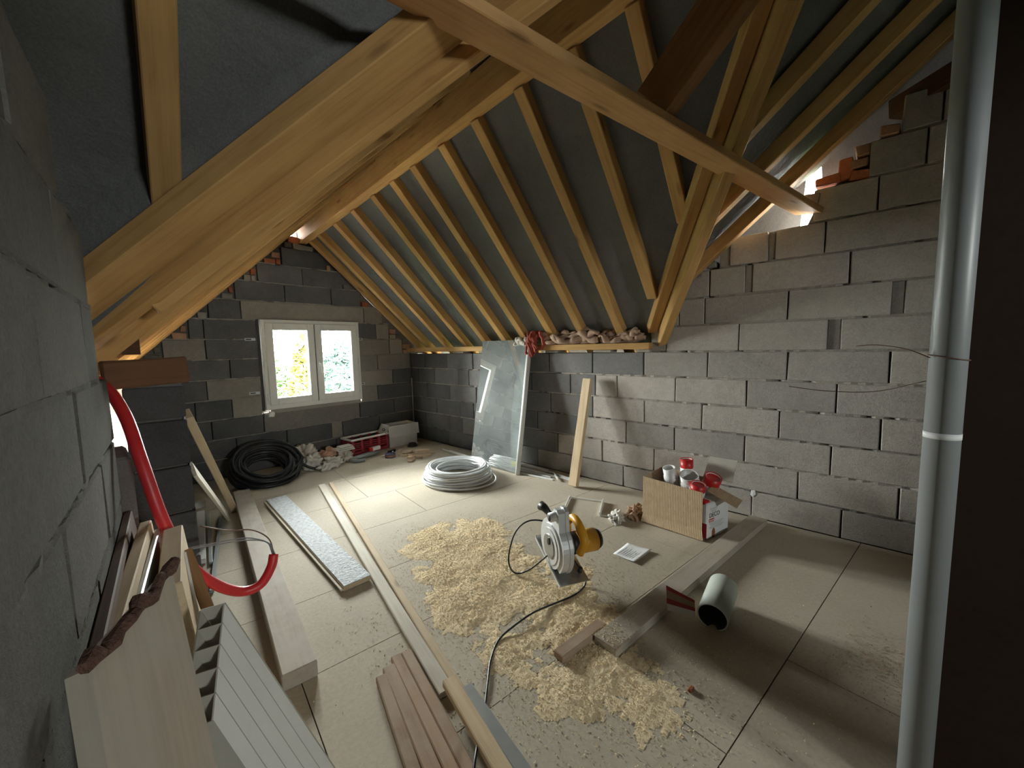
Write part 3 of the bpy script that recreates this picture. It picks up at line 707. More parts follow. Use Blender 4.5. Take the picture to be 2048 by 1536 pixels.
lp = timber('leaning_plank', (-.30, -2.975, .012), (-.075, -2.995, .985), .085, .048, 'plank', 'pale timber plank leaning on the light block wall', 'plank', None, Vector((-1, 0, 0)))
def strip(A, B, w=.02, h=.012, mat='plastic_white'):
    timber('white_strip', A, B, w, h, mat, 'thin white plastic strip lying on the floor at the foot of the glass sheet', 'strip', 'white strips along the wall foot', bev=.001)
strip((-.22, -.93, .008), (-.30, -2.28, .008)); strip((-.235, -1.10, .022), (-.33, -2.24, .020)); strip((-.13, -1.45, .008), (-.06, -2.50, .008))
strip((-.19, -1.58, .008), (-.17, -2.85, .008)); strip((-.25, -1.75, .008), (-.22, -2.66, .008)); strip((-.31, -2.35, .008), (-.27, -2.72, .008)); strip((-.05, -2.2, .01), (-.15, -2.86, .01)); strip((-.12, -2.62, .022), (-.27, -2.78, .022), .014)
# cloths on the wall plate
rdm = random.Random(5)
def drape(name, ya, yb, x0, zb, zt, mat, label, seed, cat='cloth'):
    """bunched cloth: several twisted folds running along the plate"""
    root = empty(name, (x0, (ya+yb)/2, zb)); tag(root, label, cat)
    bm = bmesh.new(); rd = random.Random(seed)
    n = 7
    for f in range(n):
        pts = []; N = 26; ph = rd.uniform(0, 6); xo = rd.uniform(-.035, .05); zo = rd.uniform(.12, .8)
        a0 = rd.uniform(0, .18); a1 = rd.uniform(.82, 1)
        for i in range(N):
            t = a0+(a1-a0)*i/(N-1)
            pts.append((xo+.02*math.sin(9*t+ph), (yb-ya)*(t-.5), (zt-zb)*max(.1, zo+.3*math.sin(7*t+ph)+.14*math.sin(19*t+ph*2))))
        sweep(bm, pts, [.012+.020*abs(math.sin(5*i/N*3+ph)) for i in range(N)], 7)
    for v in bm.verts:
        k = noise.noise(v.co*14+Vector((seed, 0, 0))); v.co += Vector((k*.02, noise.noise(v.co*11)*.02, abs(k)*.02))
        v.co.z = max(v.co.z, .002)
    bobj('folds', bm, mat, root, True); return root
drape('crumpled_cloth', -2.44, -3.12, -.045, 1.308, 1.42, 'cloth_brown', 'crumpled faded brown cloth stuffed on the wall plate between rafters', 11)
drape('crumpled_cloth', -3.05, -3.52, -.03, 1.308, 1.41, 'cloth_brown', 'grey brown cloth bundle at the end of the wall plate', 23)
drape('crumpled_cloth', -2.08, -2.36, -.05, 1.308, 1.37, 'rag', 'greyish cloth lying behind the top of the glass sheet', 31)
rc = empty('red_cloth', (-.10, -2.40, 1.12)); tag(rc, 'rust red cloth hanging over the wall plate beside the glass sheet', 'cloth')
bm = bmesh.new(); rd = random.Random(3)
for f in range(12):
    ph = rd.uniform(0, 6); yo = rd.uniform(-.07, .075); zl = rd.uniform(.0, .14); N = 16
    pts = [(.05-.06*min(1, t*3)-.02*math.sin(3*t+ph), yo+.028*math.sin(5*t+ph)+.03*t*(1 if yo > 0 else -.4), .31-(.31-zl)*max(0, t-.12)-.0*t) for t in [i/(N-1) for i in range(N)]]
    sweep(bm, pts, [.017*(1-.4*t)+.004 for t in [i/(N-1) for i in range(N)]], 6)
for v in bm.verts: v.co += Vector((noise.noise(v.co*25)*.015, noise.noise(v.co*22+Vector((4, 0, 0)))*.018, noise.noise(v.co*20+Vector((0, 7, 0)))*.015))
bobj('folds', bm, 'cloth_red', rc, True)
timber('metal_rod', (-.045, -.06, .002), (-.022, -.022, .875), .014, .014, 'zinc', 'thin grey rod standing in the corner beside the gable wall', 'rod', None, (1, 0, 0), .002)

# ------------------------------------------------------------------ coils
def coil(name, loc, loops, r, mat, label, tilt=None, seed=1, tail=None, groupn=None):
    rd = random.Random(seed); root = empty(name, loc); tag(root, label, 'pipe coil')
    pts = []; n = 40
    for i, (R, z, dx, dy) in enumerate(loops):
        nx = loops[min(i+1, len(loops)-1)]; w1_ = rd.uniform(-.012, .012); ph = rd.uniform(0, 6)
        for k in range(n):
            t = k/n; s = t*t*(3-2*t) if k > n*.7 else 0
            a = 2*math.pi*t; s = max(0, (t-.75)/.25); s = s*s*(3-2*s)
            RR_ = R*(1-s)+nx[0]*s; zz = z*(1-s)+nx[1]*s; ddx = dx*(1-s)+nx[2]*s; ddy = dy*(1-s)+nx[3]*s
            p = Vector(((RR_+w1_*math.sin(2*a+ph))*math.cos(a)+ddx, (RR_+w1_*math.cos(a+ph))*math.sin(a)+ddy, zz+.006*math.sin(2*a+ph)))
            if tilt: p = tilt @ p
            p.z = max(p.z, r)
            pts.append(p)
    if tail: pts += smooth_pts([pts[-1]]+[Vector(t) for t in tail], 6)[1:]
    tube('pipe_loops', pts, r, mat, root, 8); return root
loops = []
rd = random.Random(2)
for i in range(26):
    lay = i//4; R = .345-.026*(i % 4)-.010*abs(lay-1.5)+rd.uniform(-.008, .008)
    if i == 0: R = .375
    loops.append((R, .012+.0205*lay+rd.uniform(0, .004), rd.uniform(-.012, .012)+(.03 if i == 0 else 0), rd.uniform(-.012, .012)-(.03 if i == 0 else 0)))
coil('white_pipe_coil', (-.80, -1.94, 0), loops, .0092, 'white_pipe', 'flat coil of white plastic pipe on the floor before the glass sheet', None, 4)
loops = []
for i in range(24):
    lay = i//5; R = .31-.033*(i % 5)+rd.uniform(-.01, .01)
    loops.append((R, .03+.03*lay+rd.uniform(0, .008), rd.uniform(-.02, .02), rd.uniform(-.02, .02)))
tm = Matrix.Translation((0, .02, .06)) @ Matrix.Rotation(math.radians(30), 4, 'X')
coil('black_pipe_coil', (-2.06, -.42, 0), loops, .0145, 'black_rubber', 'big coil of black polythene pipe leaning against the gable wall', tm, 6, tail=[(.38, -.1, .05), (.50, -.14, .02), (.58, -.02, .03), (.52, .12, .06)])

# ------------------------------------------------------------------ pile along the gable wall
cr = empty('red_crate', (-.86, -.19, 0), math.radians(4)); tag(cr, 'dull red plastic crate with white rim against the gable wall', 'crate')
cw, cd_, ch = .52, .24, .195
for sx in (-1, 1): box('crate_side', (sx*(cw/2-.012), 0, ch/2), (.006, cd_-.02, ch), 'crate_red', cr)
box('crate_base', (0, 0, .008), (cw-.03, cd_-.02, .012), 'crate_red', cr)
for sy in (-1, 1):
    yy = sy*(cd_/2-.012)
    for z in (.01, .07, .095, .12, .145): box('crate_slat', (0, yy, z+.004), (cw-.03, .006, .012 if z > .05 else .05), 'crate_red', cr)
    for i in range(5): box('crate_rib', (-cw/2+.02+i*(cw-.04)/4, yy+sy*.002, ch/2), (.03, .008, ch), 'crate_red', cr)
for a in ((0, -cd_/2, cw+.02, .018), (0, cd_/2, cw+.02, .018), (-cw/2, 0, .018, cd_), (cw/2, 0, .018, cd_)): box('crate_rim', (a[0], a[1], ch+.006), (a[2], a[3], .024), 'plastic_white', cr, .004)
wbx = empty('white_carton', (-.38, -.20, 0), math.radians(-4)); tag(wbx, 'open white carton with folded down flaps in the wall corner', 'carton')
bw, bd, bh = .40, .24, .285
box('carton_front', (0, -bd/2, bh/2), (bw, .006, bh), 'carton_white', wbx); box('carton_back', (0, bd/2, bh/2), (bw, .006, bh), 'carton_white', wbx)
for sx in (-1, 1): box('carton_side', (sx*bw/2, 0, bh/2), (.006, bd, bh), 'carton_white', wbx)
box('carton_bottom', (0, 0, .005), (bw, bd, .006), 'carton_white', wbx)
box('carton_flap', (.0, -bd/2-.022, bh-.07), (bw+.04, .005, .145), 'carton_white', wbx, mtx=Matrix.Rotation(math.radians(-8), 4, 'X'))
box('carton_flap', (-bw/2-.03, -.02, bh-.04), (.005, bd, .13), 'carton_white', wbx, mtx=Matrix.Rotation(math.radians(30), 4, 'Y'))
tb_ = lathe('flap_ring', [(.008, -.002), (.018, -.002), (.018, .002), (.008, .002), (.008, -.002)], 'black', wbx, 14); tb_.matrix_local = zalign((-bw/2-.062, -bd/2+.03, bh-.035), (0, -1, .2))
def rag(loc, size, mat, seed, label, rz=0): tag(crumple('rag', loc, (size[0], size[1], size[2]*1.55), mat, seed, amp=.75, rz=rz, freq=3.6), label, 'rag')
rag((-1.60, -.22, 0), (.16, .13, .10), 'rag', 1, 'grey crumpled rag sack beside the black pipe coil')
rag((-1.60, -.40, 0), (.13, .10, .065), 'rag_white', 2, 'white twisted rag in front of the grey sack', .4)
rag((-1.38, -.30, 0), (.13, .11, .075), 'rag_pink', 3, 'faded pink rag on the cloth heap', .2)
rag((-1.42, -.50, 0), (.12, .09, .05), 'rag_white', 4, 'white crumpled rag lying lowest on the cloth heap', -.3)
rag((-1.24, -.42, 0), (.10, .09, .05), 'rag', 5, 'beige rag under the folded white cover', .8)
rag((-1.52, -.58, 0), (.10, .06, .03), 'rag_white', 6, 'thin white rag spread at the end of the black pipe', .3)
fc = empty('folded_cover', (-1.22, -.38, .12), .15); tag(fc, 'folded white dust cover on top of the rag heap', 'cover')
for i in range(4): box('fold', (0, 0, .008+i*.014), (.20-.012*i, .10-.006*i, .012), 'rag_white' if i % 2 else 'carton_white', fc, .005, .004, mtx=Matrix.Rotation(.02*i, 4, 'Z') @ Matrix.Rotation(.12, 4, 'X'))
gt = empty('zinc_gutter', (-1.02, -.50, 0), math.radians(16)); tag(gt, 'half round zinc gutter length before the red crate', 'gutter')
vs = []; fs = []; n = 10
for i, x in enumerate((-.17, .17)):
    for k in range(n+1):
        a = math.pi*k/n
        vs += [(x, .042*math.cos(a), .046+.042*-math.sin(a)+.006), (x, .039*math.cos(a), .046-.039*math.sin(a)+.006)]
st = 2*(n+1)
for k in range(n):
    a = k*2; fs += [(a, a+2, st+a+2, st+a), (a+1, st+a+1, st+a+3, a+3), (a, a+1, a+3, a+2), (st+a, st+a+2, st+a+3, st+a+1)]
fs += [(0, st, st+1, 1), (2*n, 2*n+1, st+2*n+1, st+2*n)]
mobj('trough', vs, fs, 'zinc', gt)
tube('gutter_bead', [(-.17, -.043, .054), (.17, -.043, .054)], .006, 'zinc', gt)
bx_ = empty('bent_pipe', (-1.17, -.60, 0)); tag(bx_, 'short bent grey pipe before the zinc gutter', 'pipe')
bm = bmesh.new(); pp = smooth_pts([(-.055, .10, .035), (-.05, .03, .024), (-.01, -.02, .022), (.06, -.035, .022)])
sweep(bm, pp, .020, 12); bobj('pipe_body', bm, 'pvc_grey', bx_, True)
o = lathe('end_shade', [(0, .001), (.015, .001), (.015, .0), (0, 0)], 'pvc_shade', bx_, 14); o.matrix_local = zalign(pp[-1], pp[-1]-pp[-3])  # dark disc painting the shaded mouth on the closed tube end
tn = lathe('round_tin', [(0, 0), (.062, 0), (.062, .042), (.058, .046), (.058, .044), (0, .040)], 'purple', None, 28); tn.location = (-.82, -.70, 0); tag(tn, 'low round purple tin among tools and wood offcuts', 'tin')
o = lathe('tin_label', [(.0625, .01), (.0628, .012), (.0628, .034), (.0625, .036)], 'brick_pale', tn, 28)
sb = empty('small_carton', (-.90, -.46, .06), .12); tag(sb, 'small red and white carton on the zinc gutter', 'carton')
box('carton_body', (.03, 0, .022), (.11, .04, .042), 'carton_white', sb, .002); box('red_end', (-.045, 0, .022), (.04, .0405, .0425), 'red', sb, .002)
tl = empty('hand_tool', (-.66, -.52, 0), .25); tag(tl, 'dark tool with black grip beside the white carton', 'tool')
beam('grip', (-.10, 0, .018), (.02, 0, .02), .035, .034, 'black', tl, bev=.008); beam('blade', (.02, 0, .018), (.17, .02, .03), .03, .006, 'steel', tl, bev=.001)
tl = empty('strap', (-.36, -.48, 0), -.5); tag(tl, 'coiled dark strap with buckle near the wall corner', 'strap')
for i in range(4): tube('strap_loop', [(.06*math.cos(a)*(1-.12*i), .04*math.sin(a)*(1-.1*i), .012+.012*i) for a in [k*6.283/24 for k in range(24)]], .009, 'black', tl, 6, True)
box('buckle', (.06, -.02, .05), (.03, .018, .014), 'steel', tl, .003)
tl = empty('hand_tool', (-.72, -.62, 0), .9); tag(tl, 'short grey metal bar tool beside the purple tin', 'tool')
beam('bar', (-.10, 0, .01), (.10, .03, .022), .016, .010, 'steel', tl, bev=.002); beam('head', (-.12, -.03, .012), (-.10, .03, .014), .02, .018, 'black', tl)
offc = [(-.765, -1.06, .09, .045, .03, .5, 0), (-.56, -.98, .20, .035, .03, -.75, 0), (-.52, -.92, .17, .04, .028, -.7, .031), (-.47, -.82, .16, .05, .03, -.72, 0), (-.62, -.86, .10, .05, .035, -.4, 0), (-.68, -.92, .08, .05, .03, .2, 0), (-.60, -.74, .12, .045, .03, .1, 0), (-.70, -.80, .09, .04, .03, -.9, 0), (-.54, -.68, .10, .03, .025, .5, 0), (-.63, -1.02, .09, .05, .032, -.6, 0), (-.69, -.70, .11, .03, .03, .9, .03), (-.42, -.92, .15, .028, .02, -.68, 0)]
for i, (x, y, l, w, h, a, z) in enumerate(offc):
    h *= 1.35; z *= 1.35; w *= 1.15
    o = beam('wood_offcut', (-l/2, 0, h/2), (l/2, 0, h/2), w, h, 'plank' if i % 3 else 'plank_brown', None, bev=.002, jit=.003)
    o.matrix_local = Matrix.Translation((x, y, z)) @ Matrix.Rotation(a, 4, 'Z') @ o.matrix_local
    tag(o, 'small sawn wood offcut in the heap beside the white pipe coil', 'wood offcut', 'wood offcuts near the wall corner')

# ------------------------------------------------------------------ timbers and boards on the floor
tb = timber('floor_timber', (-2.787, -3.352, .0355), (-2.375, -.82, .0355), .125, .07, 'plank_grey', 'heavy dusty timber lying flat on the floor beside the foil board', 'timber')
ib = empty('foil_board', (-2.27, -2.04, 0)); tag(ib, 'foil faced insulation board lying on the floor between the timber and battens', 'board')
A = Vector((-.068, .87, 0)); B = Vector((-.068, -.87, 0))
a_, b_ = Vector((-2.205, -1.165, 0))-Vector((-2.27, -2.04, 0)), Vector((-2.335, -2.905, 0))-Vector((-2.27, -2.04, 0))
beam('core', a_+Vector((0, 0, .017)), b_+Vector((0, 0, .017)), .150, .026, 'plank', ib, bev=.002)
beam('foil_face', a_+Vector((.004, 0, .0325)), b_+Vector((.004, 0, .0325)), .150, .005, 'foil', ib, bev=.001)
beam('tongue', a_+Vector((-.082, .006, .016)), b_+Vector((-.082, .006, .016)), .014, .010, 'strip_white', ib, bev=.001)
timber('batten', (-1.79, -1.095, .013), (-2.445, -3.83, .013), .058, .024, 'strip_white', 'longer of two parallel whitish battens, wider and next to the foil board', 'batten')
timber('batten', (-1.705, -1.105, .013), (-2.43, -3.955, .013), .038, .022, 'plank', 'narrow pale batten beside the sawdust and the wider batten', 'batten')
for i, (a, b_, w, z, mt_) in enumerate([((-2.57, -3.575), (-2.74, -4.15), .042, .014, 'plank_brown'), ((-2.525, -3.555), (-2.69, -4.17), .05, .014, 'plank_brown'), ((-2.478, -3.53), (-2.645, -4.2), .042, .016, 'plank_brown'), ((-2.435, -3.54), (-2.60, -4.2), .042, .014, 'plank_brown')]):
    timber('short_plank', (a[0], a[1], z), (b_[0], b_[1], z), w, .026, mt_, ['brown short plank lying outermost in the row of four', 'second brown plank with worn edge in the row of four', 'third brown plank dusted with sawdust in the row of four', 'brown plank next to the batten in the row of four'][i], 'plank', 'row of brown planks on the floor')
timber('short_plank', (-2.435, -3.83, .060), (-2.56, -4.30, .060), .052, .03, 'plank', 'pale short plank resting on the batten end beside the brown planks', 'plank')
timber('metal_rail', (-2.395, -3.88, .022), (-2.505, -4.36, .022), .045, .04, 'zinc', 'grey metal rail beside the black cable', 'rail', bev=.002)
timber('saw_plank', (-1.862, -4.165, .0225), (-.075, -4.40, .0225), .115, .042, 'plank_grey', 'long dusty plank on the floor running to the wall past the cardboard box', 'plank')
o = timber('saw_offcut', (-2.035, -4.045, .018), (-1.745, -4.085, .018), .055, .034, 'plank_brown', 'short sawn timber offcut lying in the sawdust beside the long plank', 'wood offcut')
# leaning boards by the pillar
timber('leaning_board', (-2.50, -1.10, .01), (-2.83, -1.75, .92), .05, .09, 'plank', 'pale plank leaning on the knee wall behind the conduit, taller of two', 'plank', None, (0, 1, 0.3))
timber('leaning_board', (-2.575, -1.26, .015), (-2.87, -2.05, .63), .02, .10, 'strip_white', 'white board leaning lower on the knee wall behind the conduit', 'board', None, (0, 1, .6))
for i, (a, b_, w, h, mt_, lb) in enumerate([((-2.70, -1.0, .02), (-2.86, -1.95, .02), .05, .03, 'plastic_white', 'white plastic channel lying on the floor beside the pillar'),
                                         ((-2.66, -1.05, .012), (-2.82, -2.0, .012), .02, .012, 'zinc', 'thin metal edge strip beside the white channel'),
                                         ((-2.62, -1.25, .012), (-2.885, -2.36, .012), .022, .018, 'pvc_grey', 'grey plastic tube lying near the heavy timber')]):
    timber('floor_strip', a, b_, w, h, mt_, lb, 'strip', None, bev=.003)
box_ = box('white_offcut', (-2.68, -.80, .03), (.09, .06, .055), 'carton_white', bev=.003); tag(box_, 'small white block on the floor behind the pillar', 'block')

# ------------------------------------------------------------------ red conduit with wires
cd = empty('red_conduit', (-3.215, -2.905, 1.195)); tag(cd, 'red plastic conduit hanging out of the wall gap with bare wire ends', 'conduit')
o0 = Vector((-3.215, -2.905, 1.195))
pts = [(-3.30, -2.75, 1.27), (-3.215, -2.905, 1.195), (-3.175, -3.053, 1.095), (-3.152, -3.16, .933), (-3.117, -3.199, .724), (-3.059, -3.168, .544), (-2.99, -3.142, .428), (-2.91, -3.121, .349), (-2.841, -3.123, .344), (-2.79, -3.099, .388), (-2.771, -3.083, .434)]
tube('conduit_tube', smooth_pts([Vector(p)-o0 for p in pts], 7), .0185, 'red_conduit', cd, 12)
e0 = Vector((-2.771, -3.083, .434))-o0
wires = [[(-2.771, -3.083, .434), (-2.78, -3.06, .50), (-2.83, -3.02, .545), (-2.90, -2.98, .555), (-2.99, -2.95, .60)], [(-2.768, -3.088, .434), (-2.785, -3.07, .485), (-2.85, -3.03, .52), (-2.95, -2.99, .525), (-3.06, -2.96, .53)], [(-2.775, -3.08, .434), (-2.79, -3.065, .49), (-2.86, -3.02, .51), (-2.96, -2.98, .515), (-3.08, -2.95, .525)]]
for w, mt_ in zip(wires, ('wire_brown', 'wire_grey', 'wire_grey')): tube('wire', smooth_pts([Vector(p)-o0 for p in w], 6), .0028, mt_, cd, 6)

# ------------------------------------------------------------------ boards leaning on the near wall (foreground)
def board_quad(name, P, th, mat, label, cat='board', top_mat=None):
    """board from four face corners (far-top, near-top, near-bottom, far-bottom) with thickness behind"""
    P = [Vector(p) for p in P]; n = (P[1]-P[0]).cross(P[3]-P[0]).normalized()
    if n.dot(Vector((-3.27, -4.95, 1.3))-P[0]) < 0: n = -n
    ex = (P[3]-P[0]).normalized(); org = P[0]
    m = axis_m((0, 0, 0), ex, n); m.translation = org; mi = m.inverted()
    vs = [mi @ p for p in P]+[mi @ (p-n*th) for p in P]
    o = mobj(name, vs, [(0, 1, 2, 3), (7, 6, 5, 4), (0, 4, 5, 1), (1, 5, 6, 2), (2, 6, 7, 3), (3, 7, 4, 0)], mat)
    o.matrix_world = m; return tag(o, label, cat)
bd = board_quad('waney_board', [(-3.18, -3.945, .872), (-3.295, -4.161, .869), (-3.252, -4.674, .003), (-3.137, -4.458, .003)], .03, 'plank_grey', 'wide pale board with bark edged top leaning on the near wall')
bm = bmesh.new(); N = 14
P0, P1 = Vector((-3.172, -3.93, .885)), Vector((-3.302, -4.175, .872))
sweep(bm, [P0.lerp(P1, i/(N-1))+Vector((random.uniform(-.004, .004), 0, random.uniform(-.008, .01))) for i in range(N)], [.010+random.uniform(-.003, .005) for i in range(N)], 7)
bk = bobj('bark_edge', bm, 'bark', None, False); bk.parent = bd; bk.matrix_parent_inverse = bd.matrix_world.inverted()
# hollow panel: two skins and ribs, leaning
hp = empty('hollow_panel', (-3.05, -3.80, .30)); tag(hp, 'grooved white hollow panel with open square cells leaning beside the waney board', 'panel')
def hp_box(nm, A, B, C_, D_, th, mat):
    P = [Vector(p) for p in (A, B, C_, D_)]; n = (P[1]-P[0]).cross(P[3]-P[0]).normalized()*th; o_ = Vector(hp.location)
    vs = [p-o_ for p in P]+[p-n-o_ for p in P]
    return mobj(nm, vs, [(0, 1, 2, 3), (7, 6, 5, 4), (0, 4, 5, 1), (1, 5, 6, 2), (2, 6, 7, 3), (3, 7, 4, 0)], mat, hp)
T = Vector((-3.076, -3.79, .685)); Bt = Vector((-3.150, -4.014, .576)); dn = Vector((.20, -.26, -.56)); thn = Vector((-.043, .028, -.008))
for i in range(5):
    t0, t1 = i/5+.006, (i+1)/5-.006
    hp_box('face_strip', T.lerp(Bt, t0), T.lerp(Bt, t1), T.lerp(Bt, t1)+dn, T.lerp(Bt, t0)+dn, .004, 'plastic_white')
    hp_box('back_strip', T.lerp(Bt, t0)+thn, T.lerp(Bt, t1)+thn, T.lerp(Bt, t1)+dn+thn, T.lerp(Bt, t0)+dn+thn, .004, 'card_grey')
for i in range(6):
    t = i/5; q0 = T.lerp(Bt, t); hp_box('rib', q0, q0+thn, q0+thn+dn, q0+dn, .004, 'card_grey')
# planks, rail and dark board standing behind along the near wall
def edge_board(name, T0, T1, hh, th, mat, lb, cat='board'):
    dn_ = Vector((.10, .02, -1))*(hh/2); T0 = Vector(T0); T1 = Vector(T1)
    timber(name, T0+dn_, T1+dn_, th, hh, mat, lb, cat, None, Vector((-.10, -.02, 1)), .003)
edge_board('dark_board', (-3.199, -3.10, .768), (-3.305, -4.05, .785), .74, .022, 'timber_dark', 'dark brown board standing on edge flat against the near wall')
edge_board('edge_plank', (-3.165, -3.20, .751), (-3.285, -3.93, .758), .73, .030, 'plank', 'pale plank standing on edge beside the dark board')
edge_board('metal_sheet', (-3.140, -3.22, .722), (-3.234, -3.75, .727), .70, .014, 'steel', 'worn metal sheet standing on edge between the pale planks', 'metal sheet')
edge_board('edge_plank', (-3.105, -3.27, .733), (-3.165, -3.68, .726), .71, .050, 'plank', 'thick pale plank end standing beside the red conduit')
timber('white_board', (-3.105, -3.43, .70), (-3.08, -3.75, .02), .05, .015, 'carton_white', 'white faced board leaning between the plank ends and the hollow panel', 'board', None, (1, 0, .1), .002)
timber('brown_lath', (-3.095, -3.415, .70), (-2.99, -3.80, .03), .018, .03, 'timber_brown', 'brown lath leaning beside the white faced board', 'lath', None, (1, 0, .1), .002)

# ------------------------------------------------------------------ grey pipe and dark partition on the right
gpip = empty('drain_pipe', (-1.945, -5.075, 0)); tag(gpip, 'tall grey plastic drain pipe standing before the dark partition', 'pipe')
tube('pipe_body', [(0, 0, 0.001), (0.0, 0, 3.2)], .031, 'pvc_grey', gpip, 28)
tube('tie_wire', [(.033*math.cos(a), .033*math.sin(a), 1.255+.006*math.sin(a)) for a in [k*6.283/24 for k in range(24)]], .0015, 'wire_brown', gpip, 5, True)
tube('wire_tail', smooth_pts([(-.02, .03, 1.255), (-.01, .07, 1.275), (.02, .12, 1.285), (.04, .16, 1.283)]), .0012, 'wire_brown', gpip, 5)
tube('wire_tail', smooth_pts([(0, .033, 1.20), (.05, .12, 1.165), (.06, .22, 1.16), (.04, .30, 1.17)]), .0010, 'wire_brown', gpip, 5)
lb_ = lathe('paper_label', [(.0313, 0), (.0316, 0), (.0316, .014), (.0313, .014)], 'paper', gpip, 28); lb_.location = (0, 0, 1.07)
dp = empty('dark_partition', (-1.80, -5.60, 0)); tag(dp, 'dark brown wooden partition behind the grey drain pipe', 'partition')
for i in range(4): box('partition_board', (0, .385-i*.22, 1.7), (.05, .217, 3.4), 'timber_black', dp, .004)

# ------------------------------------------------------------------ cardboard box, carton and pipe fittings
cb = empty('cardboard_box', (-.42, -3.98, 0)); tag(cb, 'open brown cardboard box full of white pipe fittings against the wall', 'box')
fA, fB = Vector((-.585, -3.765, 0)), Vector((-.602, -4.175, 0)); cbo = Vector(cb.location); dpt = Vector((.30, -.012, 0)); bh = .335
def panel(nm, P, th, mat, par, o_):
    P = [Vector(p)-o_ for p in P]; n = (P[1]-P[0]).cross(P[3]-P[0]).normalized()*th
    vs = P+[p+n for p in P]
    return mobj(nm, vs, [(0, 1, 2, 3), (7, 6, 5, 4), (0, 4, 5, 1), (1, 5, 6, 2), (2, 6, 7, 3), (3, 7, 4, 0)], mat, par)
Z_ = Vector((0, 0, 1))
panel('front_panel', [fA+Z_*.003, fB+Z_*.003, fB+Z_*.325, fA+Z_*.345], .004, 'card', cb, cbo)
panel('back_panel', [fA+dpt+Z_*.003, fB+dpt+Z_*.003, fB+dpt+Z_*.33, fA+dpt+Z_*.345], .004, 'card_in', cb, cbo)
panel('side_panel', [fA+Z_*.003, fA+dpt+Z_*.003, fA+dpt+Z_*.345, fA+Z_*.345], .004, 'card_in', cb, cbo)
panel('side_panel', [fB+Vector((0, .10, .003)), fB+dpt+Vector((0, .10, .003)), fB+dpt+Vector((0, .10, .30)), fB+Vector((0, .10, .30))], .004, 'card_in', cb, cbo)
panel('bottom_panel', [fA+Z_*.003, fB+Z_*.003, fB+dpt+Z_*.003, fA+dpt+Z_*.003], .004, 'card_in', cb, cbo)
panel('front_flap', [fA+Vector((-.004, 0, .07)), fB+Vector((-.004, 0, .07)), fB+Vector((-.014, -.012, .004)), fA+Vector((-.014, .01, .012))], .003, 'card', cb, cbo)
panel('box_flap', [fB+Vector((.08, -.005, .318)), fB+Vector((.22, -.005, .318)), fB+Vector((.19, -.19, .262)), fB+Vector((.04, -.19, .258))], .004, 'card', cb, cbo)
panel('back_flap', [fB+dpt+Vector((0, .10, .33)), fB+dpt+Vector((0, -.09, .33)), fB+dpt+Vector((.08, -.10, .47)), fB+dpt+Vector((.08, .08, .47))], .004, 'card_grey', cb, cbo)
def fitting(loc, ax, r, L, mat, label, cap=None, group='pipe fittings in the cardboard box'):
    f_ = lathe('pipe_fitting', [(r*.88, L*.3), (r*.88, L), (r, L), (r, L*.72), (r*1.09, L*.70), (r*1.09, L*.5), (r, L*.48), (r, 0), (.004, 0), (.004, L*.3), (r*.88, L*.3)], mat, None, 26); f_.matrix_world = zalign(loc, ax)
    tag(f_, label, 'pipe fitting', group)
    if cap: 
        c_ = lathe('cap', [(r*.9, L*.55), (r*1.03, L*.56), (r*1.08, L*1.02), (r*.97, L*1.02), (r*.93, L*.97), (0, L*.97)], 'red', f_, 26)
fitting((-.44, -3.93, .22), (-.25, .1, 1), .043, .20, 'plastic_white', 'white pipe fitting with an open end, next to the box side')
fitting((-.40, -4.03, .22), (-.45, -.1, 1), .062, .18, 'plastic_white', 'widest white pipe fitting with an open mouth in the box')
fitting((-.33, -3.99, .24), (.0, .05, 1), .042, .21, 'plastic_white', 'white pipe fitting with a red cap rising highest behind the others', True)
fitting((-.36, -4.12, .20), (-.2, -.35, 1), .052, .19, 'plastic_white', 'white pipe fitting with a dark red cap beside the box flap', True)
fitting((-.52, -4.10, .20), (-.15, -.2, 1), .045, .16, 'plastic_white', 'white pipe fitting with a red cap at the front of the box', True)
wc = empty('printed_carton', (-.44, -4.185, 0), math.radians(-16.5)); tag(wc, 'white printed carton with a red top corner beside the cardboard box', 'carton')
cx0, cx1, cy0, cy1, chh = -.135, .115, -.055, .055, .245
box('carton_body', (-.01, 0, chh/2+.002), (.25, .11, chh), 'paper', wc, .008)
box('red_corner', (-.11, .0, .245), (.05, .085, .03), 'red', wc, .006)
box('red_band', (-.134, -.03, .06), (.004, .045, .10), 'crate_red', wc)
mt_text = look_m((-.105, -.0565, .135), (1, 0, 0), (0, 0, 1))
def face_text(nm, body, size, mat, x, z): text(nm, body, size, mat, wc, Matrix.Translation((x, -.0562, z)) @ Matrix.Rotation(math.radians(90), 4, 'X'))
face_text('lettering', 'DECO', .042, 'ink', -.112, .148)
box('red_label', (-.085, -.0558, .128), (.055, .002, .022), 'red', wc); 
for i in range(3): box('label_mark', (-.103+.017*i, -.0572, .128), (.010, .001, .012), 'paper', wc)
for i in range(5): box('print_line', (-.03+.0*i, -.0555, .108-.009*i), (.16-.02*(i % 3), .0012, .0025), 'ink_grey', wc)
for i in range(3): box('print_line', (-.06, -.0555, .205-.010*i), (.08-.015*i, .0012, .003), 'ink_grey', wc)
o = lathe('printed_picture', [(0, .001), (.034, .001), (.036, 0), (0, 0)], 'brick', wc, 7, False); o.matrix_local = zalign((-.06, -.0553, .035), (0, -1, 0)) @ Matrix.Scale(.55, 4, (1, 0, 0))
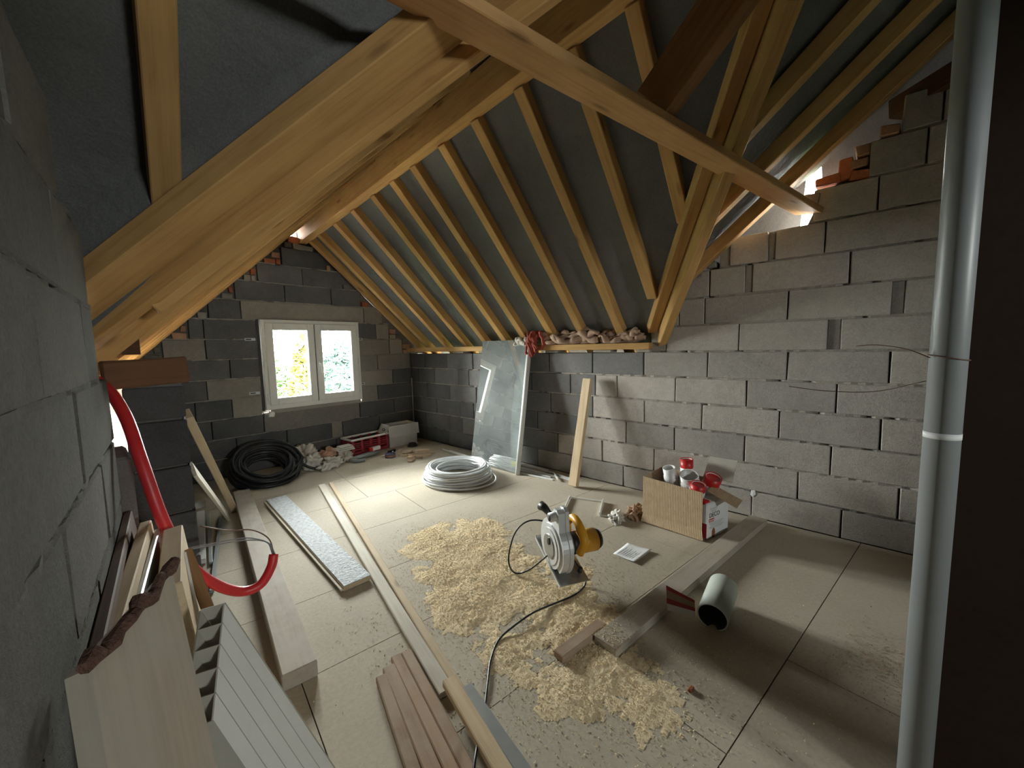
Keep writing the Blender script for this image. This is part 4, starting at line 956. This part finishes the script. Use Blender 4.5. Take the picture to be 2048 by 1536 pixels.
# crumpled papers left of the box
tag(crumple('crumpled_paper', (-.67, -3.60, 0), (.10, .06, .035), 'rag_white', 9, amp=.8, rz=.4, freq=4.5), 'white crumpled paper on the floor beside the cardboard box', 'paper')
tag(crumple('crumpled_paper', (-.55, -3.69, 0), (.07, .06, .06), 'brown_paper', 12, amp=.8, rz=.2, freq=4), 'brown crumpled paper tucked against the cardboard box', 'paper')
us = empty('white_channel', (-.62, -3.29, 0)); tag(us, 'thin white U shaped channel lying on the floor behind the saw', 'channel'); uo = Vector(us.location)
U = [Vector((-.83, -3.23, .006)), Vector((-.535, -3.095, .006)), Vector((-.445, -3.36, .006)), Vector((-.70, -3.475, .006)), Vector((-.665, -3.55, .006))]
for a, b_, h in zip(U, U[1:], (.02, .008, .03, .008)): beam('channel_leg', a-uo+Z_*h*.4, b_-uo+Z_*h*.4, .008, h, 'plastic_white', us, bev=.001)
# sheet of paper
vs = []; fs = []; pc = [Vector(p) for p in ((-1.13, -3.815, 0), (-.955, -3.825, 0), (-.95, -3.985, 0), (-1.145, -3.968, 0))]; n = 8
for i in range(n+1):
    for j in range(n+1):
        u, v_ = i/n, j/n; p = pc[0].lerp(pc[1], u).lerp(pc[3].lerp(pc[2], u), v_); p.z = .004+.02*max(0, v_-.55)**1.2+.008*max(0, u-.6); vs.append(p)
for i in range(n):
    for j in range(n): a = i*(n+1)+j; fs.append((a, a+n+1, a+n+2, a+1))
ps = mobj('paper_sheet', vs, fs, 'paper', None, True); tag(ps, 'white printed leaflet lying on the floor before the cardboard box', 'paper')
sm_ = ps.modifiers.new('thick', 'SOLIDIFY'); sm_.thickness = .0008
for i in range(7):
    u0 = .2+.09*i; a = pc[0].lerp(pc[1], .15).lerp(pc[3].lerp(pc[2], .15), .12+.1*i); c_ = pc[0].lerp(pc[1], .7-.1*(i % 2)).lerp(pc[3].lerp(pc[2], .7-.1*(i % 2)), .12+.1*i)
    zz = .006+.02*max(0, .12+.1*i-.55)**1.2
    beam('print_line', (a.x, a.y, zz), (c_.x, c_.y, zz+.002), .003, .0006, 'ink_pale', ps, bev=0)

# ------------------------------------------------------------------ tube and striped packaging
pt = empty('pipe_offcut', (-1.31, -4.46, .07)); tag(pt, 'pale wide pipe offcut lying beside the long dusty plank', 'pipe')
o = lathe('pipe_shell', [(.060, -.12), (.066, -.12), (.066, .12), (.060, .12), (.060, -.12)], 'pvc_pale', pt, 36); o.matrix_local = zalign((0, 0, 0), (1, .06, .12))
o = lathe('inner_shade', [(.0595, -.119), (.0595, .118), (0, .118)], 'pvc_shade', pt, 36); o.matrix_local = zalign((0, 0, 0), (1, .06, .12))  # dark skin and end disc stand in for shade inside the pipe
sp = empty('striped_packet', (-1.40, -4.29, .045)); tag(sp, 'torn red and white striped packet between the long plank and the pipe offcut', 'packet'); so = Vector(sp.location)
TL, TR, BL, BR = Vector((-1.47, -4.271, .150)), Vector((-1.415, -4.385, .095)), Vector((-1.50, -4.290, .046)), Vector((-1.43, -4.395, .030))
for i, mt_ in enumerate(('crate_red', 'card_in', 'crate_red', 'carton_white')):
    f0, f1 = (0, .18, .5, .72, 1.0)[i], (0, .18, .5, .72, 1.0)[i+1]
    panel('stripe', [TL.lerp(BL, f1), TR.lerp(BR, f1), TR.lerp(BR, f0), TL.lerp(BL, f0)], .0015, mt_, sp, so)
tag(box('red_brick_chip', (-1.825, -4.505, .006), (.03, .018, .012), 'brick', bev=.003, jit=.003), 'small red brick chip on the floor before the long plank', 'brick chip')

# ------------------------------------------------------------------ circular saw
saw = empty('circular_saw', (-1.53, -3.66, 0)); tag(saw, 'yellow circular saw with white guard standing in the sawdust', 'circular saw')
maz = math.radians(118.7); mv = Vector((math.sin(maz), math.cos(maz), 0)); fv_ = Vector((-mv.y, mv.x, 0)); 
# local frame: X = motor axis, Y = cutting direction (away), Z = up
SM = Matrix.Identity(4)
for i in range(3): SM[i][0] = mv[i]; SM[i][1] = fv_[i]; SM[i][2] = (0, 0, 1)[i]
tiltm = SM @ Matrix.Rotation(math.radians(20), 4, 'X')
def disc_mesh(nm, outline, x0, x1, mat, par, mtx, bev=0, smooth=False):
    bm = bmesh.new(); n = len(outline)
    a = [bm.verts.new((x0, y, z)) for y, z in outline]; b_ = [bm.verts.new((x1, y, z)) for y, z in outline]
    bm.faces.new(a); bm.faces.new(b_[::-1])
    for i in range(n): bm.faces.new([a[i], a[(i+1) % n], b_[(i+1) % n], b_[i]])
    if bev: bmesh.ops.bevel(bm, geom=[e for e in bm.edges if len(e.link_faces) == 2 and e.calc_face_angle(0) > .8], offset=bev, segments=2, affect='EDGES')
    o = bobj(nm, bm, mat, par, smooth); o.matrix_local = mtx; return o
gz = .185; R_ = .128
outl = [(R_*math.cos(a), gz+R_*math.sin(a)) for a in [math.radians(d) for d in range(-35, 62, 8)]]+[(.035, gz+.195), (.012, gz+.205), (-.012, gz+.20)]+[(R_*math.cos(a), gz+R_*math.sin(a)) for a in [math.radians(d) for d in range(112, 216, 8)]]
disc_mesh('upper_guard', outl, -.045, .0, 'alu', saw, tiltm, .008)
disc_mesh('guard_rim', [(y*1.04, gz+(z-gz)*1.04) for y, z in outl], -.012, .006, 'alu', saw, tiltm, .003)
for rr, x_ in ((.105, -.049), (.085, -.053), (.055, -.058)):
    disc_mesh('guard_step', [(rr*math.cos(a), gz+rr*math.sin(a)) for a in [k*6.283/28 for k in range(28)]], x_-.004, x_+.006, 'alu' if rr > .06 else 'steel', saw, tiltm, .002)
disc_mesh('guard_slot', [(.0+.012*math.cos(a), gz+.03+.02*math.sin(a)) for a in [k*6.283/14 for k in range(14)]]+[], -.066, -.055, 'black', saw, tiltm)
tube('dust_port', [tiltm @ Vector((-.075, .012, gz+.165)), tiltm @ Vector((.01, .012, gz+.175))], .022, 'alu', saw, 14)
o = lathe('port_shade', [(0, .001), (.016, .001), (.016, 0), (0, 0)], 'pvc_shade', saw, 14); o.matrix_local = zalign(tiltm @ Vector((-.0765, .012, gz+.165)), -(tiltm.to_3x3() @ Vector((1, 0, 0))))  # dark disc painting the shaded mouth of the solid port
disc_mesh('lower_guard', [(.112*math.cos(a), gz+.112*math.sin(a)) for a in [math.radians(d) for d in range(180, 361, 9)]], -.03, -.01, 'steel', saw, tiltm, .003)
disc_mesh('saw_blade', [((.116 if i % 2 else .112)*math.cos(i*6.283/72), gz+(.116 if i % 2 else .112)*math.sin(i*6.283/72)) for i in range(72)], -.022, -.019, 'steel', saw, tiltm)
def cyl(nm, a, b_, r, mat, n=22): return tube(nm, [tiltm @ Vector(a), tiltm @ Vector(b_)], r, mat, saw, n)
cyl('gear_housing', (0, .0, gz-.01), (.05, 0, gz-.01), .058, 'alu'); cyl('motor_collar', (.05, 0, gz-.015), (.085, 0, gz-.015), .052, 'black'); cyl('motor_body', (.085, 0, gz-.015), (.19, 0, gz-.015), .055, 'yellow'); cyl('motor_cap', (.19, 0, gz-.015), (.215, 0, gz-.015), [.055, .042], 'black')
hb = bmesh.new(); hpts = smooth_pts([(.05, -.10, gz+.03), (.06, -.10, gz+.10), (.06, -.04, gz+.135), (.065, .03, gz+.12), (.07, .075, gz+.05), (.07, .06, gz+.0)], 6)
sweep(hb, [tiltm @ Vector(p) for p in hpts], .019, 10); bobj('rear_handle', hb, 'yellow', saw, True)
tube('trigger', [tiltm @ Vector((.06, -.06, gz+.10)), tiltm @ Vector((.06, -.02, gz+.115))], .010, 'black', saw, 8)
hb = bmesh.new(); sweep(hb, [tiltm @ Vector(p) for p in ((-.0, .12, gz+.06), (-.02, .17, gz+.075), (-.03, .195, gz+.07))], [.012, .02, .024], 12); bobj('front_knob', hb, 'black', saw, True)
o = box('shoe_plate', (0, 0, 0), (.15, .30, .005), 'steel', saw); o.matrix_local = tiltm @ Matrix.Translation((.02, .0, .085))
o = box('shoe_edge', (0, 0, 0), (.006, .30, .014), 'alu', saw); o.matrix_local = tiltm @ Matrix.Translation((-.055, .0, .088))
o = box('shoe_edge', (0, 0, 0), (.15, .005, .016), 'alu', saw); o.matrix_local = tiltm @ Matrix.Translation((.02, .15, .09))
cyl('plate_bolt', (.07, -.10, .095), (.07, -.10, .115), .012, 'black', 10)
lo = min((saw.matrix_world @ ch.matrix_local @ v.co).z for ch in saw.children if ch.type == 'MESH' for v in ch.data.vertices) if False else 0
# lower everything so that the tool rests on the floor
zmin = min((ch.matrix_local @ v.co).z for ch in saw.children if ch.type == 'MESH' for v in ch.data.vertices)
saw.location.z = .004-zmin
saw.scale = (1.15, 1.15, 1.15); saw.location.z = .004-zmin*1.15
so_ = Vector(saw.location)
cpts = [(-1.42, -3.62, .24), (-1.50, -3.47, .25), (-1.58, -3.41, .19), (-1.66, -3.42, .06), (-1.70, -3.50, .02), (-1.66, -3.58, .05), (-1.60, -3.70, .17), (-1.545, -3.76, .16), (-1.50, -3.83, .05), (-1.53, -3.86, .012), (-1.64, -3.865, .012), (-1.80, -3.825, .020), (-1.90, -3.80, .024), (-2.02, -3.785, .018), (-2.12, -3.785, .010), (-2.22, -3.835, .008), (-2.30, -3.90, .008), (-2.42, -4.00, .008), (-2.52, -4.08, .05), (-2.62, -4.17, .05), (-2.75, -4.35, .01)]
tube('power_cable', smooth_pts([(Vector(p)-so_)/1.15 for p in cpts], 7), .0042, 'black_rubber', saw, 7)

# ------------------------------------------------------------------ sawdust
cent = [(-1.72, -3.00, .22, .8), (-1.80, -2.72, .16, .4), (-1.40, -3.02, .20, .5), (-1.55, -2.80, .2, .3), (-1.78, -3.45, .22, 1.0), (-1.92, -3.28, .16, .8), (-1.88, -3.72, .20, 1.0), (-2.06, -3.68, .15, .8), (-2.02, -3.93, .17, .9), (-2.0, -4.12, .14, .9), (-1.95, -4.26, .11, .9), (-1.62, -3.70, .18, .8), (-1.70, -4.0, .14, .45), (-2.14, -4.25, .16, .35), (-1.75, -4.42, .16, .25), (-2.05, -4.42, .16, .3)]
def dens(x, y): return min(1.2, sum(a*math.exp(-((x-cx)**2+(y-cy)**2)/(2*s*s)) for cx, cy, s, a in cent))*max(.15, .98+.70*noise.noise(Vector((x*4.2, y*4.2, 1.7)))+.35*noise.noise(Vector((x*11, y*11, 4))))
vs = []; fs = []; idx = {}; st_ = .008; nx, ny = 176, 264; X0, Y0 = -2.42, -4.72
hgt = {}
for i in range(nx):
    for j in range(ny):
        x, y = X0+i*st_, Y0+j*st_; d = dens(x, y); p = Vector((x, y, 0))
        c1 = noise.noise(p*8)*.55+noise.noise(p*24+Vector((3, 0, 0)))*.28+noise.noise(p*62)*.24
        h = .011*(d-.56)+.011*c1*min(1, d*1.3)
        hgt[i, j] = h
def on_plank(x, y):
    t = (x+1.862)/1.787; return 0 <= t <= 1 and abs(y-(-4.165-.235*t)) < .062
for (i, j), h in hgt.items():
    x, y = X0+i*st_, Y0+j*st_
    idx[i, j] = len(vs); vs.append((x, y, (max(h, -.004)+.001) if not on_plank(x, y) else -.003))
for i in range(nx-1):
    for j in range(ny-1):
        if max(hgt[i, j], hgt[i+1, j], hgt[i, j+1], hgt[i+1, j+1]) > .0005: fs.append((idx[i, j], idx[i+1, j], idx[i+1, j+1], idx[i, j+1]))
rd = random.Random(12)
def flake(x, y, z, s):
    a = rd.uniform(0, 6.283); e1 = Vector((math.cos(a), math.sin(a), rd.uniform(-.4, .4)))*s; e2 = Vector((-math.sin(a), math.cos(a), rd.uniform(-.5, .5)))*s*rd.uniform(.25, .7)
    p = Vector((x, y, z+s*.35)); b_ = len(vs); vs.extend([p-e1, p+e2, p+e1, p-e2+Vector((0, 0, s*.5))]); fs.append((b_, b_+1, b_+2)); fs.append((b_, b_+2, b_+3)); fs.append((b_, b_+3, b_+1)) 
cnt = 0
while cnt < 42000:
    x, y = rd.uniform(-2.6, -.7), rd.uniform(-4.95, -2.4); d = dens(x, y)
    wide = .13*math.exp(-((x+1.75)**2+(y+3.8)**2)/(2*.6**2))+.006
    if rd.random() < d*d*.6+d*.12+wide:
        i, j = int((x-X0)/st_), int((y-Y0)/st_); z = max(hgt.get((i, j), 0), 0)
        if on_plank(x, y):
            if rd.random() > .75-(x+1.86)*1.2: continue
            z = .0435
        flake(x, y, z+.0005, rd.uniform(.0012, .0040)); cnt += 1
for _ in range(900):        # dark grains and shavings over the rest of the floor
    x, y = rd.uniform(-2.9, -.1), rd.uniform(-5.0, -.9)
    flake(x, y, .001, rd.uniform(.0012, .004))
sd = mobj('sawdust', vs, fs, 'sawdust'); tag(sd, 'pale yellow sawdust spread over the floor around the circular saw', 'sawdust', kind='stuff')
vs = []; fs = []; rd = random.Random(31)
for _ in range(1500):
    a = rd.gauss(0, .12); b_ = rd.gauss(0, .055); flake(-1.22+a+.3*b_, -5.02+b_*1.2-.2*a, .001, rd.uniform(.001, .004))
for _ in range(350): flake(rd.uniform(-2.9, -.1), rd.uniform(-5.0, -.6), .001, rd.uniform(.001, .0035))
db = mobj('floor_debris', vs, fs, 'brown_paper'); tag(db, 'brown grit and wood crumbs strewn on the floor near the drain pipe', 'debris', kind='stuff')
